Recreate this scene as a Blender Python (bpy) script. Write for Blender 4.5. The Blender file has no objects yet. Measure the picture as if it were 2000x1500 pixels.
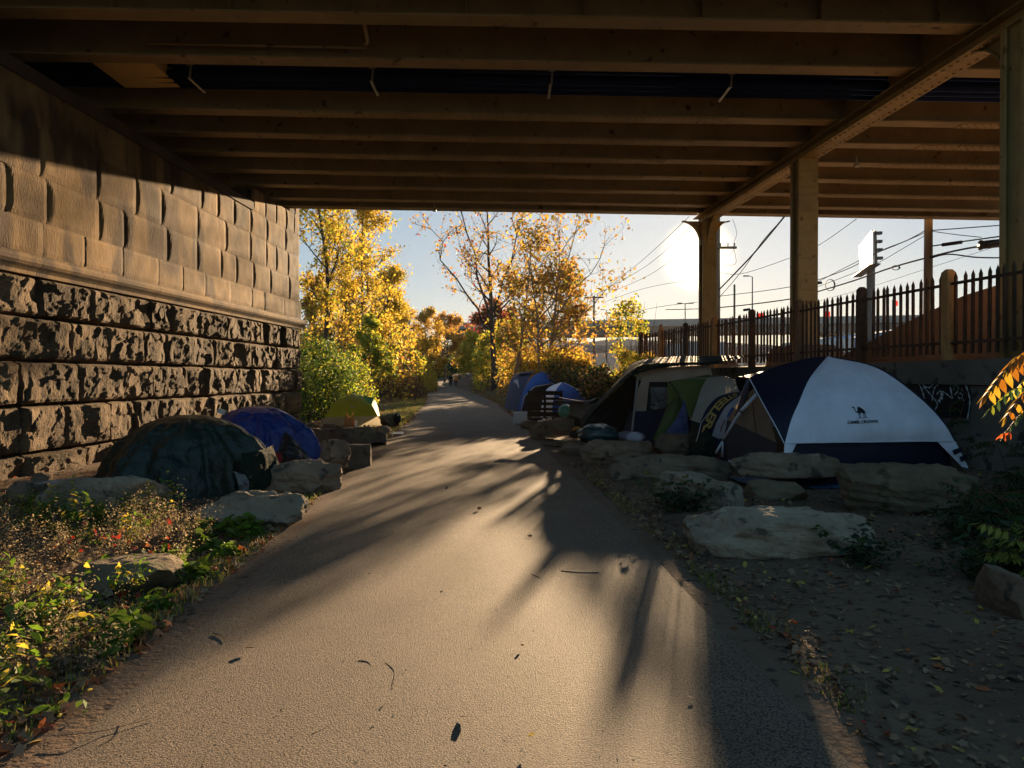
import bpy, bmesh, math, random
import numpy as np
from mathutils import Vector, Matrix, noise as mnoise
R = math.radians
SC = bpy.context.scene
COL = SC.collection
# ---------------------------------------------------------------- camera, sky, sun, exposure
cd = bpy.data.cameras.new('camera'); cam = bpy.data.objects.new('camera', cd); COL.objects.link(cam)
cd.sensor_width = 36; cd.lens = 26.1; cd.clip_end = 3000; cd.clip_start = .05
cam.location = (0, 0, 1.6); cam.rotation_euler = (R(90 - .474), 0, 0)
SC.camera = cam
SUN_AZ, SUN_EL = 14.04, 9.0
wd = bpy.data.worlds.new('World'); SC.world = wd; wd.use_nodes = True
wn = wd.node_tree.nodes; wl = wd.node_tree.links
sky = wn.new('ShaderNodeTexSky'); sky.sky_type = 'NISHITA'; sky.sun_disc = False
sky.sun_elevation = R(SUN_EL); sky.sun_rotation = R(SUN_AZ); sky.dust_density = .5; sky.air_density = 1.0; sky.ozone_density = 4.0
bg = wn['Background']; bg.inputs['Strength'].default_value = .057
gm = wn.new('ShaderNodeGamma'); gm.inputs['Gamma'].default_value = .31
wl.new(sky.outputs[0], gm.inputs['Color']); 
# the sun's own bright core in the sky
tcw = wn.new('ShaderNodeTexCoord'); dt = wn.new('ShaderNodeVectorMath'); dt.operation = 'DOT_PRODUCT'
_a, _e = R(SUN_AZ), R(SUN_EL); dt.inputs[1].default_value = (math.sin(_a)*math.cos(_e), math.cos(_a)*math.cos(_e), math.sin(_e))
wl.new(tcw.outputs['Generated'], dt.inputs[0])
mr = wn.new('ShaderNodeMapRange'); mr.interpolation_type = 'SMOOTHERSTEP'; mr.inputs['From Min'].default_value = math.cos(R(4.2)); mr.inputs['From Max'].default_value = math.cos(R(.4)); mr.inputs['To Max'].default_value = 1.0
pw = wn.new('ShaderNodeMath'); pw.operation = 'POWER'; pw.inputs[1].default_value = 7.0; wl.new(mr.outputs[0], pw.inputs[0])
sc_ = wn.new('ShaderNodeMath'); sc_.operation = 'MULTIPLY'; sc_.inputs[1].default_value = 8.0; wl.new(pw.outputs[0], sc_.inputs[0])
wl.new(dt.outputs['Value'], mr.inputs['Value'])
ad = wn.new('ShaderNodeMix'); ad.data_type = 'RGBA'; ad.blend_type = 'ADD'; ad.inputs['Factor'].default_value = 1
cm = wn.new('ShaderNodeMix'); cm.data_type = 'RGBA'; cm.blend_type = 'MULTIPLY'; cm.inputs['Factor'].default_value = 1; cm.inputs[6].default_value = (1, .74, .35, 1); wl.new(sc_.outputs[0], cm.inputs[7])
hs = wn.new('ShaderNodeHueSaturation'); hs.inputs['Saturation'].default_value = 1.75
wl.new(gm.outputs[0], hs.inputs['Color']); wl.new(hs.outputs[0], ad.inputs[6]); wl.new(cm.outputs[2], ad.inputs[7]); wl.new(ad.outputs[2], bg.inputs['Color'])
sd = bpy.data.lights.new('sun', 'SUN'); sd.energy = 3.1; sd.angle = R(.55); sd.color = (1, .70, .40)
sun = bpy.data.objects.new('sun', sd); COL.objects.link(sun)
az, el = R(SUN_AZ), R(SUN_EL)
SUNV = Vector((math.sin(az)*math.cos(el), math.cos(az)*math.cos(el), math.sin(el)))
sun.rotation_euler = SUNV.to_track_quat('Z', 'Y').to_euler()
SC.view_settings.view_transform = 'Standard'; SC.view_settings.look = 'None'
SC.view_settings.gamma = 1; SC.view_settings.use_curve_mapping = False
SC.view_settings.exposure = 2.7
SC.cycles.max_bounces = 10; SC.cycles.diffuse_bounces = 8; SC.cycles.transparent_max_bounces = 6
SC.cycles.use_denoising = True

# ---------------------------------------------------------------- helpers
F, HZ, EYE = 1450.0, 738.0, 1.6
def W(u, v, Y):            # a point at distance Y seen at (u, v)
    return Vector(((u-1000)*Y/F, Y, EYE+(HZ-v)*Y/F))
def G(u, v, z=0.0):        # a ground point
    Y = (EYE-z)*F/(v-HZ); return Vector(((u-1000)*Y/F, Y, z))
def tag(o, label=None, cat=None, group=None, kind=None):
    if label: o['label'] = label
    if cat: o['category'] = cat
    if group: o['group'] = group
    if kind: o['kind'] = kind
    return o
def empty(name, loc=(0,0,0), rz=0, label=None, cat=None, group=None):
    o = bpy.data.objects.new(name, None); COL.objects.link(o); o.location = loc; o.rotation_euler = (0,0,rz)
    o.empty_display_size = .1
    return tag(o, label, cat, group)
def link(name, me, parent=None):
    o = bpy.data.objects.new(name, me); COL.objects.link(o)
    if parent: o.parent = parent
    return o
MATS = {}
def M(name, col, rough=.85, var=.25, scale=3., bump=.0, bscale=40., spec=.3, metal=0., col2=None, transl=0., speck=None, coat=0., detail=6., bdist=.02, stretch=(1,1,1), loc='Position', objvar=0.):
    if name in MATS: return MATS[name]
    m = bpy.data.materials.new(name); m.use_nodes = True; nt = m.node_tree; n = nt.nodes; l = nt.links
    p = n['Principled BSDF']; p.inputs['Roughness'].default_value = rough
    p.inputs['Specular IOR Level'].default_value = spec; p.inputs['Metallic'].default_value = metal
    p.inputs['Coat Weight'].default_value = coat
    geo = n.new('ShaderNodeNewGeometry'); mp = n.new('ShaderNodeMapping'); mp.inputs['Scale'].default_value = stretch
    if loc == 'Object':
        tc = n.new('ShaderNodeTexCoord'); l.new(tc.outputs['Object'], mp.inputs['Vector'])
    else: l.new(geo.outputs['Position'], mp.inputs['Vector'])
    nz = n.new('ShaderNodeTexNoise'); nz.inputs['Scale'].default_value = scale; nz.inputs['Detail'].default_value = detail; nz.inputs['Roughness'].default_value = .65
    l.new(mp.outputs[0], nz.inputs['Vector'])
    rp = n.new('ShaderNodeValToRGB'); rp.color_ramp.elements[0].position = .3; rp.color_ramp.elements[1].position = .7
    c = col; c2 = col2 or [min(1, x*(1+var)) for x in c]; c1 = c if col2 else [x*(1-var) for x in c]
    rp.color_ramp.elements[0].color = (*c1, 1); rp.color_ramp.elements[1].color = (*c2, 1)
    l.new(nz.outputs['Fac'], rp.inputs['Fac']); out = rp.outputs['Color']
    if speck:   # (colour, scale, threshold)
        vz = n.new('ShaderNodeTexNoise'); vz.inputs['Scale'].default_value = speck[1]; vz.inputs['Detail'].default_value = 2
        l.new(mp.outputs[0], vz.inputs['Vector'])
        r2 = n.new('ShaderNodeValToRGB'); r2.color_ramp.elements[0].position = speck[2]; r2.color_ramp.elements[1].position = min(1, speck[2]+.08)
        l.new(vz.outputs['Fac'], r2.inputs['Fac'])
        mx = n.new('ShaderNodeMix'); mx.data_type = 'RGBA'; l.new(r2.outputs['Color'], mx.inputs['Factor'])
        l.new(out, mx.inputs[6]); mx.inputs[7].default_value = (*speck[0], 1); out = mx.outputs[2]
    if objvar:
        oi = n.new('ShaderNodeObjectInfo'); mr_ = n.new('ShaderNodeMapRange'); mr_.inputs['To Min'].default_value = 1-objvar; mr_.inputs['To Max'].default_value = 1+objvar*.6
        l.new(oi.outputs['Random'], mr_.inputs['Value']); m3 = n.new('ShaderNodeMix'); m3.data_type = 'RGBA'; m3.blend_type = 'MULTIPLY'; m3.inputs['Factor'].default_value = 1
        l.new(out, m3.inputs[6]); l.new(mr_.outputs[0], m3.inputs[7]); out = m3.outputs[2]
    l.new(out, p.inputs['Base Color'])
    if bump > 0:
        bz = n.new('ShaderNodeTexNoise'); bz.inputs['Scale'].default_value = bscale; bz.inputs['Detail'].default_value = 5; bz.inputs['Roughness'].default_value = .6
        l.new(mp.outputs[0], bz.inputs['Vector'])
        bp = n.new('ShaderNodeBump'); bp.inputs['Strength'].default_value = bump; bp.inputs['Distance'].default_value = bdist
        l.new(bz.outputs['Fac'], bp.inputs['Height']); l.new(bp.outputs[0], p.inputs['Normal'])
    if transl > 0:
        tr = n.new('ShaderNodeBsdfTranslucent'); l.new(out, tr.inputs['Color'])
        ms = n.new('ShaderNodeMixShader'); ms.inputs[0].default_value = transl
        l.new(p.outputs[0], ms.inputs[1]); l.new(tr.outputs[0], ms.inputs[2])
        l.new(ms.outputs[0], n['Material Output'].inputs['Surface'])
    MATS[name] = m; return m

class MB:
    def __init__(s): s.v = []; s.f = []; s.m = []
    def add(s, vs, fs, mi=0):
        b = len(s.v); s.v += [tuple(x) for x in vs]; s.f += [tuple(i+b for i in f) for f in fs]; s.m += [mi]*len(fs); return s
    def box(s, c, size, mi=0, rot=None):
        hx, hy, hz = [x/2 for x in size]; c = Vector(c)
        vs = [Vector((x,y,z)) for x in (-hx,hx) for y in (-hy,hy) for z in (-hz,hz)]
        if rot is not None: vs = [rot @ q for q in vs]
        return s.add([q+c for q in vs], [(0,1,3,2),(4,6,7,5),(0,4,5,1),(2,3,7,6),(0,2,6,4),(1,5,7,3)], mi)
    def beam(s, a, b, w, h, mi=0, up=(0,0,1)):
        a = Vector(a); b = Vector(b); d = (b-a); L = d.length; d.normalize(); upv = Vector(up)
        x = d.cross(upv)
        if x.length < 1e-4: x = d.cross(Vector((0,1,0)))
        x.normalize(); z = x.cross(d)
        rot = Matrix((x, d, z)).transposed()
        return s.box((a+b)/2, (w, L, h), mi, rot)
    def tube(s, pts, rad, n=6, mi=0, caps=True):
        pts = [Vector(p) for p in pts]; k = len(pts)
        if not hasattr(rad, '__len__'): rad = [rad]*k
        vs = []; prev = None
        for i, p in enumerate(pts):
            t = (pts[min(i+1,k-1)]-pts[max(i-1,0)]); 
            if t.length < 1e-7: t = Vector((0,0,1))
            t.normalize()
            if prev is None: a = t.orthogonal().normalized()
            else:
                a = prev - t*prev.dot(t)
                a = a.normalized() if a.length > 1e-5 else t.orthogonal().normalized()
            prev = a; b = t.cross(a)
            for j in range(n):
                q = 2*math.pi*j/n; vs.append(p+(a*math.cos(q)+b*math.sin(q))*rad[i])
        fs = [(i*n+j, i*n+(j+1)%n, (i+1)*n+(j+1)%n, (i+1)*n+j) for i in range(k-1) for j in range(n)]
        if caps: fs += [tuple(range(n))[::-1], tuple((k-1)*n+j for j in range(n))]
        return s.add(vs, fs, mi)
    def grid(s, P, nu, nv, mi=0):    # P(u,v) -> point
        vs = [P(i/nu, j/nv) for j in range(nv+1) for i in range(nu+1)]
        fs = [(j*(nu+1)+i, j*(nu+1)+i+1, (j+1)*(nu+1)+i+1, (j+1)*(nu+1)+i) for j in range(nv) for i in range(nu)]
        return s.add(vs, fs, mi)
    def prism(s, poly, off, mi=0):    # polygon (3D pts) extruded by off
        n = len(poly); off = Vector(off); vs = [Vector(p) for p in poly]+[Vector(p)+off for p in poly]
        return s.add(vs, [tuple(range(n))[::-1], tuple(range(n, 2*n))]+[(i,(i+1)%n,n+(i+1)%n,n+i) for i in range(n)], mi)
    def mesh(s, name, mats, smooth=False):
        me = bpy.data.meshes.new(name); me.from_pydata(s.v, [], s.f)
        for m in (mats if isinstance(mats, (list, tuple)) else [mats]): me.materials.append(m)
        me.polygons.foreach_set('material_index', s.m)
        if smooth: me.polygons.foreach_set('use_smooth', [True]*len(s.f))
        me.update(); return me
    def build(s, name, mats, parent=None, smooth=False):
        return link(name, s.mesh(name, mats, smooth), parent)

def np_mesh(name, V, Q, mats, mi=None, smooth=False):
    me = bpy.data.meshes.new(name); V = np.asarray(V, np.float32); Q = np.asarray(Q, np.int32); k = Q.shape[1]
    me.vertices.add(len(V)); me.vertices.foreach_set('co', V.ravel())
    me.loops.add(Q.size); me.loops.foreach_set('vertex_index', Q.ravel())
    me.polygons.add(len(Q)); me.polygons.foreach_set('loop_start', np.arange(len(Q), dtype=np.int32)*k)
    for m in mats: me.materials.append(m)
    if mi is not None: me.polygons.foreach_set('material_index', np.asarray(mi, np.int32))
    if smooth: me.polygons.foreach_set('use_smooth', np.ones(len(Q), bool))
    me.update(calc_edges=True); return me

def nz(x, y, z=0, s=1., oct=4): return mnoise.fractal((x*s, y*s, z*s), 1.0, 2.0, oct)
def sm(a, b, x):
    t = max(0, min(1, (x-a)/(b-a))); return t*t*(3-2*t)
def interp(pts, x):
    if x <= pts[0][0]: return pts[0][1]
    for (a, b), (c, d) in zip(pts, pts[1:]):
        if x <= c: return b+(d-b)*(x-a)/(c-a)
    return pts[-1][1]
def catmull(pts, t):
    n = len(pts)-1; x = max(0, min(n-1e-6, t*n)); i = int(x); f = x-i
    p0 = pts[max(i-1,0)]; p1 = pts[i]; p2 = pts[i+1]; p3 = pts[min(i+2,n)]
    return .5*((2*p1)+(p2-p0)*f+(2*p0-5*p1+4*p2-p3)*f*f+(3*p1-p0-3*p2+p3)*f**3)

# ---------------------------------------------------------------- the lie of the land
PL = [(-10,-2.2),(0,-2.05),(3.2,-2.07),(7,-2.3),(15.5,-2.99),(25.8,-3.7),(45,-5.3),(77,-8.8),(100,-11.6),(125,-15.5),(160,-24)]
PR = [(-10,1.9),(0,1.75),(3.05,1.56),(7.5,1.39),(16.6,.91),(27,.42),(46,-.75),(77,-4.0),(100,-6.6),(125,-10.5),(160,-19)]
def wallX(Y): return 8.48-.131*Y
def abutX(Y): return -7.53-.0414*(26.2-Y)
def farz(Y): return .35*sm(40, 110, Y)+ (max(0, Y-110)*.004)
def gz(X, Y):
    L = interp(PL, Y); Rr = interp(PR, Y)
    d = max(L-X, X-Rr, 0); z = farz(Y)
    k = sm(0, .5, d)
    z += k*(.03*nz(X, Y, 3, .5)+.016*nz(X, Y, 8, 3.)) - .012*k
    if Y < 30: z += .28*sm(1.3, .2, wallX(Y)-X)
    else: z += 1.9*sm(3.2-1.6*sm(36, 30, Y), .3, (wallX(Y)+.3)-X)*sm(29.5, 33, Y)
    if X < -8: z += min(2.5, (-8-X)*.06)*sm(24, 30, Y)
    return z
PATHZ = .012
def mk_ground():
    ys = list(np.arange(-8, 14, .22))+list(np.arange(14, 32, .5))+list(np.arange(32, 130, 3))+list(np.arange(130, 420, 30))+[500, 700, 1000, 1500]
    xs = [-900,-500,-250,-150,-100,-70,-50]+list(np.arange(-40,-10,2.))+list(np.arange(-10,9.4,.24))+list(np.arange(9.4,40,3))+[45,60,80,110,150,250,500,900]
    V = [(x, y, gz(x, y) if y < 400 else gz(x, 400)) for y in ys for x in xs]
    nx = len(xs); Q = [(j*nx+i, j*nx+i+1, (j+1)*nx+i+1, (j+1)*nx+i) for j in range(len(ys)-1) for i in range(nx-1)]
    dirt = M('dirt', (.09,.056,.036), .95, scale=.9, col2=(.165,.108,.07), bump=.9, bscale=22, bdist=.03, spec=.15, speck=((.045,.031,.023), 9., .6))
    me = np_mesh('ground', V, Q, [dirt], smooth=True)
    tag(link('ground', me), kind='structure')
mk_ground()
def mk_path():
    ys = list(np.arange(-8, 30, .25))+list(np.arange(30, 160, 2.5)); nx = 14; V = []; 
    for y in ys:
        a, b = interp(PL, y), interp(PR, y)
        wob = .02*nz(1, y, 0, 3); wob2 = .02*nz(7, y, 0, 3)
        for i in range(nx+1):
            t = i/nx; edge = -.035 if i in (0, nx) else 0
            V.append((a+wob+(b+wob2-a-wob)*t, y, farz(y)+PATHZ+.012*math.sin(math.pi*t)+edge))
    m = nx+1; Q = [(j*m+i, j*m+i+1, (j+1)*m+i+1, (j+1)*m+i) for j in range(len(ys)-1) for i in range(nx)]
    asp = M('asphalt', (.125,.086,.058), .78, scale=.9, col2=(.21,.152,.105), bump=1., bscale=120, bdist=.013, spec=.2, speck=((.04,.03,.024), 95., .50), detail=8)
    tag(link('path', np_mesh('path', V, Q, [asp], smooth=True)), kind='structure')
mk_path()
# raised yard behind the retaining wall
def mk_terrace():
    mb = MB(); soil = M('yard_soil', (.11,.075,.05), .95, scale=1.2, col2=(.19,.135,.09), bump=.8, bscale=15, bdist=.05)
    ys = [-8,0,4,8,12,16,20,24,28,30,36,50,80,140,250,400,900]
    def P(y, k):
        x0 = wallX(min(y, 30))+.35 - .131*max(0, y-30)*1.0
        x = [x0, x0+1.5, x0+4, x0+9, x0+30, x0+120, x0+600][k]
        z = 1.86+(.0, .12, .25, .1, 0, 0, 0)[k]*sm(34, 20, y)+.05*nz(x, y, 1, .4)*(k > 0)
        return (x, y, z)
    V = [P(y, k) for y in ys for k in range(7)]
    Q = [(j*7+i, j*7+i+1, (j+1)*7+i+1, (j+1)*7+i) for j in range(len(ys)-1) for i in range(6)]
    tag(link('yard_ground', np_mesh('yard_ground', V, Q, [soil], smooth=True)), kind='structure')
mk_terrace()

# ---------------------------------------------------------------- stone abutment on the left
rng = random.Random(5)
def mk_abutment():
    ang = math.atan(.0414)
    root = empty('stone_abutment', (abutX(0), 0, 0), -ang, 'tall sandstone bridge abutment with rough blocks below a moulding and smooth blocks above', 'wall')
    rock = M('rough_sandstone', (.055,.036,.021), .9, objvar=.35, scale=1.6, col2=(.17,.115,.065), bump=1., bscale=26, bdist=.035, spec=.15, speck=((.06,.045,.032), 5., .6))
    smo = M('smooth_sandstone', (.07,.041,.018), .88, objvar=.28, scale=1.1, col2=(.25,.15,.06), bump=.6, bscale=30, bdist=.015, spec=.2, speck=((.06,.034,.018), 1.25, .50), stretch=(1,1,.45))
    core = M('mortar_core', (.05,.04,.03), .95)
    S0, S1 = 4.5, 26.2
    mb = MB(); mb.box((-1.0, 9, 3.35), (1.7, 34.2, 6.76)); mb.box((-.78, 24.1, 6.95), (1.26, 4.1, .6)); mb.box((-.78, 26.0, 7.6), (1.26, .45, 1.5))
    mb.build('core', core, root)
    lower = [-.1, .34, 1.14, 1.88, 2.62, 3.30]
    r = random.Random(11)
    for a, b in zip(lower, lower[1:]):
        s = S0 - r.random()
        while s < S1-.1:
            L = r.uniform(.85, 1.65); e = min(s+L, S1)
            if S1-e < .5: e = S1
            w = e-s; h = b-a; sd0 = r.uniform(0, 900); n = 30; m = 18; q = MB(); bulge = r.uniform(.09, .19)
            near = r.uniform(.04,.10); tilt = r.uniform(-.05, .06)
            def P(u, v):
                S = s+.008+u*(w-.016); Z = a+.008+v*(h-.016)
                du = min(u*w, (1-u)*w); dv = min(v*h, (1-v)*h)
                e_ = sm(0, near if u < .5 else .05, du)*sm(0, .055, dv)
                wx_ = .25*mnoise.noise((S*3, Z*3, sd0)); vd, vp = mnoise.voronoi((S*3.6+sd0+wx_, Z*4.2+wx_, sd0)); c0 = vp[0]; ta = mnoise.noise((c0.x*7.7, c0.y*5.3, 1)); tb_ = mnoise.noise((c0.x*3.1, c0.y*9.7, 5))
                fac_h = .055*mnoise.noise((c0.x*4.1, c0.y*6.3, 9))+.30*ta*(S-(c0.x-sd0-wx_)/3.6)+.22*tb_*(Z-(c0.y-wx_)/4.2)
                hgt = bulge+.07*mnoise.noise((S*1.3+sd0, Z*1.8, 2))+fac_h+.012*mnoise.fractal((S*7, Z*7, sd0), 1, 2, 4)+tilt*(u-.5)*2
                nn = e_*max(.0, hgt)
                scallop = .035*mnoise.noise((S*6, Z*1.2, sd0))*sm(.0, .16, dv)*0
                return Vector((nn+scallop, S, Z))
            q.grid(P, n, m)
            q.build('stone', rock, root, smooth=False)
            s = e
    # moulding in lengths
    prof = [(0,3.30),(.10,3.31),(.11,3.37),(.15,3.41),(.20,3.45),(.235,3.50),(.24,3.56),(.21,3.60),(.21,3.64),(.10,3.665),(0,3.67)]
    s = S0
    while s < S1+.2:
        e = min(s+r.uniform(1.7, 2.3), S1+.22)
        if S1+.22-e < .6: e = S1+.22
        q = MB(); n = len(prof)
        vs = [(x, s+.004, z) for x, z in prof]+[(x, e-.004, z) for x, z in prof]
        q.add(vs, [(i, i+1, n+i+1, n+i) for i in range(n-1)]+[tuple(range(n)), tuple(range(2*n-1, n-1, -1))])
        q.build('moulding_stone', smo, root); s = e
    upper = [(3.67,4.24,S0,.0,S1+.04),(4.24,5.03,S0,1,S1),(5.03,5.84,S0,1,S1),(5.84,6.55,S0,1,S1),(6.55,7.24,22.0,1,S1),(7.24,8.3,25.75,1,S1)]
    for k, (a, b, s0, groove, s1) in enumerate(upper):
        s = s0 - (r.random()*1.2 if s0 < 10 else 0); base = .05 if k == 0 else 0.0
        while s < s1-.1:
            L = r.uniform(.8, 1.75) if k < 4 else r.uniform(.7,1.); e = min(s+L, s1)
            if s1-e < .45: e = s1
            w = e-s; h = b-a; q = MB(); dp = r.uniform(.05, .085)*groove+.004; wd_ = r.uniform(.10, .2); off = r.uniform(-.008, .01)
            def P(u, v):
                uu = u**1.8 if u < 1 else 1; S = s+.003+uu*(w-.006); Z = a+.003+v*(h-.006)
                lens = max(0, 1-(2*v-1)**2)**.8; wl_ = wd_*(.25+.75*lens)
                x = uu*w; g = dp*lens*max(0, 1-x/wl_)**1.2 + (.012 if (v in (0,1)) else 0)
                x2 = (1-uu)*w; g += .012*max(0, 1-x2/.03)
                return Vector((.05+base+off-g+.006*mnoise.noise((S*3, Z*3, k)), S, Z))
            q.grid(P, 18, 8)
            q.build('ashlar_block', smo, root, smooth=False); s = e
    # bearing shelf (bridge seat) above the blocks
    q = MB(); q.box((-.72, 9.0-1.2, 6.665), (1.6, 28.4, .23)); q.build('bridge_seat', M('seat_concrete', (.05,.032,.022), .9, scale=1.5, bump=.3), root)
mk_abutment()

# ---------------------------------------------------------------- the steel road bridge overhead
GY = [25.4, 24.25, 22.6, 21.0, 19.4, 17.85, 16.3, 13.6, 11.93, 10.2]
def gzb(X): return 7.30-.017*X
def mk_bridge():
    root = empty('steel_bridge', (0,25.4,7.3), 0, 'steel girder road bridge overhead on riveted ochre columns', 'bridge')
    root.location = (0,0,0)
    ochre = M('ochre_steel', (.22,.15,.065), .6, scale=1.4, col2=(.36,.25,.115), bump=.15, bscale=60, bdist=.004, spec=.35, speck=((.085,.045,.02), 4., .66))
    ochre_col = M('column_paint', (.27,.185,.07), .6, scale=2.0, col2=(.40,.28,.11), bump=.15, bscale=60, bdist=.004, spec=.35, speck=((.18,.09,.035), 6., .64))
    dark = M('deck_concrete', (.10,.085,.065), .9, scale=.8, bump=.2)
    pipe_m = M('conduit_plastic', (.014,.02,.05), 1., var=.1, spec=.0)
    X0, X1 = -9.6, 18.0; H = 1.12
    def slab(mb, Yc, w, dz0, dz1, x0=X0, x1=X1, mi=0):
        a0, a1 = gzb(x0), gzb(x1)
        mb.prism([(x0, Yc-w/2, a0+dz0), (x0, Yc+w/2, a0+dz0), (x0, Yc+w/2, a0+dz1), (x0, Yc-w/2, a0+dz1)], (x1-x0, 0, a1-a0), mi)
    for k, Y in enumerate(GY):
        mb = MB(); w = .36 if k else .42
        slab(mb, Y, w, 0, .035); slab(mb, Y, .022, .035, H-.03); slab(mb, Y, w, H-.03, H)
        slab(mb, Y, .14, .035, .055)
        g = mb.build('girder', ochre, root)
        if k in (0, 8):   # web stiffeners
            xs = np.arange(-8.2, 23, 1.87)
            for x in xs:
                q = MB(); q.box((x, Y-.10, gzb(x)+.55), (.02, .16, 1.0)); q.build('stiffener', ochre, g)
        if 2 <= k <= 6:          # riveted cover plates under the flange
            for (a, b) in ((-5.6+.15*k, 2.6+.35*k), (9.2+.1*k, 20)):
                q = MB(); slab(q, Y, w-.04, -.016, -.001, a, b); q.build('cover_plate', ochre, g)
                q = MB(); x = a+.1
                while x < min(b, 16):
                    for sgn in (-1, 1):
                        q.box((x, Y+sgn*(w/2-.075), gzb(x)-.027), (.034, .034, .022))
                    x += .17
                tag(q.build('rivets', ochre, g), kind='stuff')
    # deck
    mb = MB(); a0, a1 = gzb(X0), gzb(X1)
    mb.prism([(X0,9.9,a0+H+.004),(X0,25.95,a0+H+.004),(X0,25.95,a0+H+.3),(X0,9.9,a0+H+.3)], (X1-X0,0,a1-a0))
    mb.build('deck_slab', dark, root)
    mb = MB(); mb.prism([(X0,25.62,a0+H+.302),(X0,25.95,a0+H+.302),(X0,25.95,a0+H+1.05),(X0,25.62,a0+H+1.05)], (X1-X0,0,a1-a0)); mb.build('parapet', dark, root)
    mb = MB(); mb.prism([(-9.62,9.9,5.0),(-9.62,25.9,5.0),(-9.62,25.9,8.7),(-9.62,9.9,8.7)], (-.5,0,0)); mb.build('back_wall', dark, root)
    # cross beam over the columns
    def cx(Y): return 6.58+(25.4-Y)*.075
    cols = [(25.1, .42), (18.15, .42), (11.05, .42)]
    q = MB(); A = Vector((cx(26), 26, 0)); B = Vector((cx(9.9), 9.9, 0))
    def capbox(w, z0, z1):
        a = A+Vector((0,0,gzb(A.x))); b = B+Vector((0,0,gzb(B.x)))
        a.z += (z0+z1)/2; b.z += (z0+z1)/2; q.beam(a, b, w, z1-z0)
    capbox(.44, -.30, -.27); capbox(.025, -.27, 1.1); capbox(.44, -.06, -.035); capbox(.18, -.27, -.25)
    cap = q.build('cross_beam', ochre_col, root)
    q = MB(); Y = 25.
    while Y > 9:
        for sgn in (-1, 1):
            x = cx(Y); q.box((x+sgn*.13, Y+.06*sgn, gzb(x)-.312), (.04, .04, .025))
        Y -= .19
    tag(q.build('rivets', ochre_col, cap), kind='stuff')
    colroots = []
    for i, (Y, w) in enumerate(cols):
        x = cx(Y); zt = gzb(x)-.305; zb = 1.9; hw = .24
        q = MB()
        # boxed column: two channels with a recessed side web
        q.box((x, Y-.27, (zt+zb)/2), (.46, .03, zt-zb)); q.box((x, Y+.27, (zt+zb)/2), (.46, .03, zt-zb))
        q.box((x-.13, Y, (zt+zb)/2), (.02, .508, zt-zb)); q.box((x+.13, Y, (zt+zb)/2), (.02, .508, zt-zb))
        q.box((x-.215, Y-.215, (zt+zb)/2), (.025, .075, zt-zb)); q.box((x-.215, Y+.215, (zt+zb)/2), (.025, .075, zt-zb))
        c = q.build('column', ochre_col, root)
        q = MB(); z = zb+.3
        while z < zt-.1:
            for sx in (-.17, -.06, .06, .17):
                if sx in (-.06, .06) and int(z*5) % 2: continue
                q.box((x+sx, Y-.292, z), (.032, .02, .032))
            z += .19
        tag(q.build('rivets', ochre_col, c), kind='stuff')
        if i in (0, 2):          # curved knee gussets
            for (dx, dy, R_) in ((-1, 0, .62), (cx(0)-cx(1), -1, .85), (cx(1)-cx(0), 1, .85), (1, 0, .5)):
                if i == 2 and (dx == -1 or dx == 1): continue
                if i == 0 and dy == 1: continue
                d = Vector((dx, dy, 0)).normalized(); nrm = Vector((-d.y, d.x, 0))
                o = Vector((x, Y, zt)) + d*.24
                poly = [o]+[o+d*(R_-R_*math.cos(t))*1.0+Vector((0,0,-R_*1.3*(1-math.sin(t)))) for t in [math.pi/2*j/8 for j in range(9)]][::1]
                poly = [o, o-Vector((0,0,R_*1.3))]+[o+d*(R_*(1-math.cos(t)))-Vector((0,0,R_*1.3*(1-math.sin(t)))) for t in [math.pi/2*j/8 for j in range(1, 9)]]
                q = MB(); q.prism([p-nrm*.012 for p in poly], nrm*.024)
                edge = poly[1:]
                for a, b in zip(edge, edge[1:]): q.beam(a, b, .22, .02, up=tuple(nrm.cross((b-a).normalized())))
                q.build('gusset', ochre_col, c)
    # conduits between two girders
    for j, (Y, dz, r) in enumerate(((14.65,.16,.085),(14.9,.16,.085),(15.15,.16,.085),(14.65,.38,.085),(14.9,.38,.085),(15.15,.38,.085))):
        q = MB(); q.tube([(X0, Y, gzb(X0)+dz), (X1, Y, gzb(X1)+dz)], r, 10); q.build('conduit', pipe_m, root, smooth=True)
    hang = M('galvanised_strap', (.38,.37,.34), .45, metal=.6, var=.2)
    for x in (-6.3, -2.75, .75, 4.25, 7.9, 11.5):
        q = MB(); z = gzb(x); q.beam((x, 14.52, z+.04), (x, 15.28, z+.04), .05, .012); q.beam((x+.02, 14.52, z+.035), (x+.06, 14.52, z+.55), .04, .012, up=(0,1,0))
        q.beam((x, 15.28, z+.035), (x, 15.28, z+.55), .04, .012, up=(0,1,0)); q.box((x+.03, 14.5, z+.3), (.12, .03, .05)); q.build('pipe_hanger', hang, root)
    q = MB(); q.box((-7.3, 14.55, 7.93), (1.08, 1.15, .82)); q.box((-7.3, 14.55, 7.508), (1.12, 1.19, .018)); q.build('junction_box', M('box_paint_lit', (.62,.40,.13), .7, var=.15), root)  # box ochre raised so its colour carries the bounce light
    q = MB(); q.tube([(-2.45, 11.6, 8.35), (-2.42, 12.0, 7.5), (-2.5, 12.9, 7.42), (-2.62, 13.3, 7.55), (-2.7, 13.4, 8.3)], .035, 8); q.tube([(-2.62, 13.36, 7.52), (-6.5, 13.36, 7.6)], .03, 6); q.build('drain_pipe', ochre, root, smooth=True)
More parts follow.
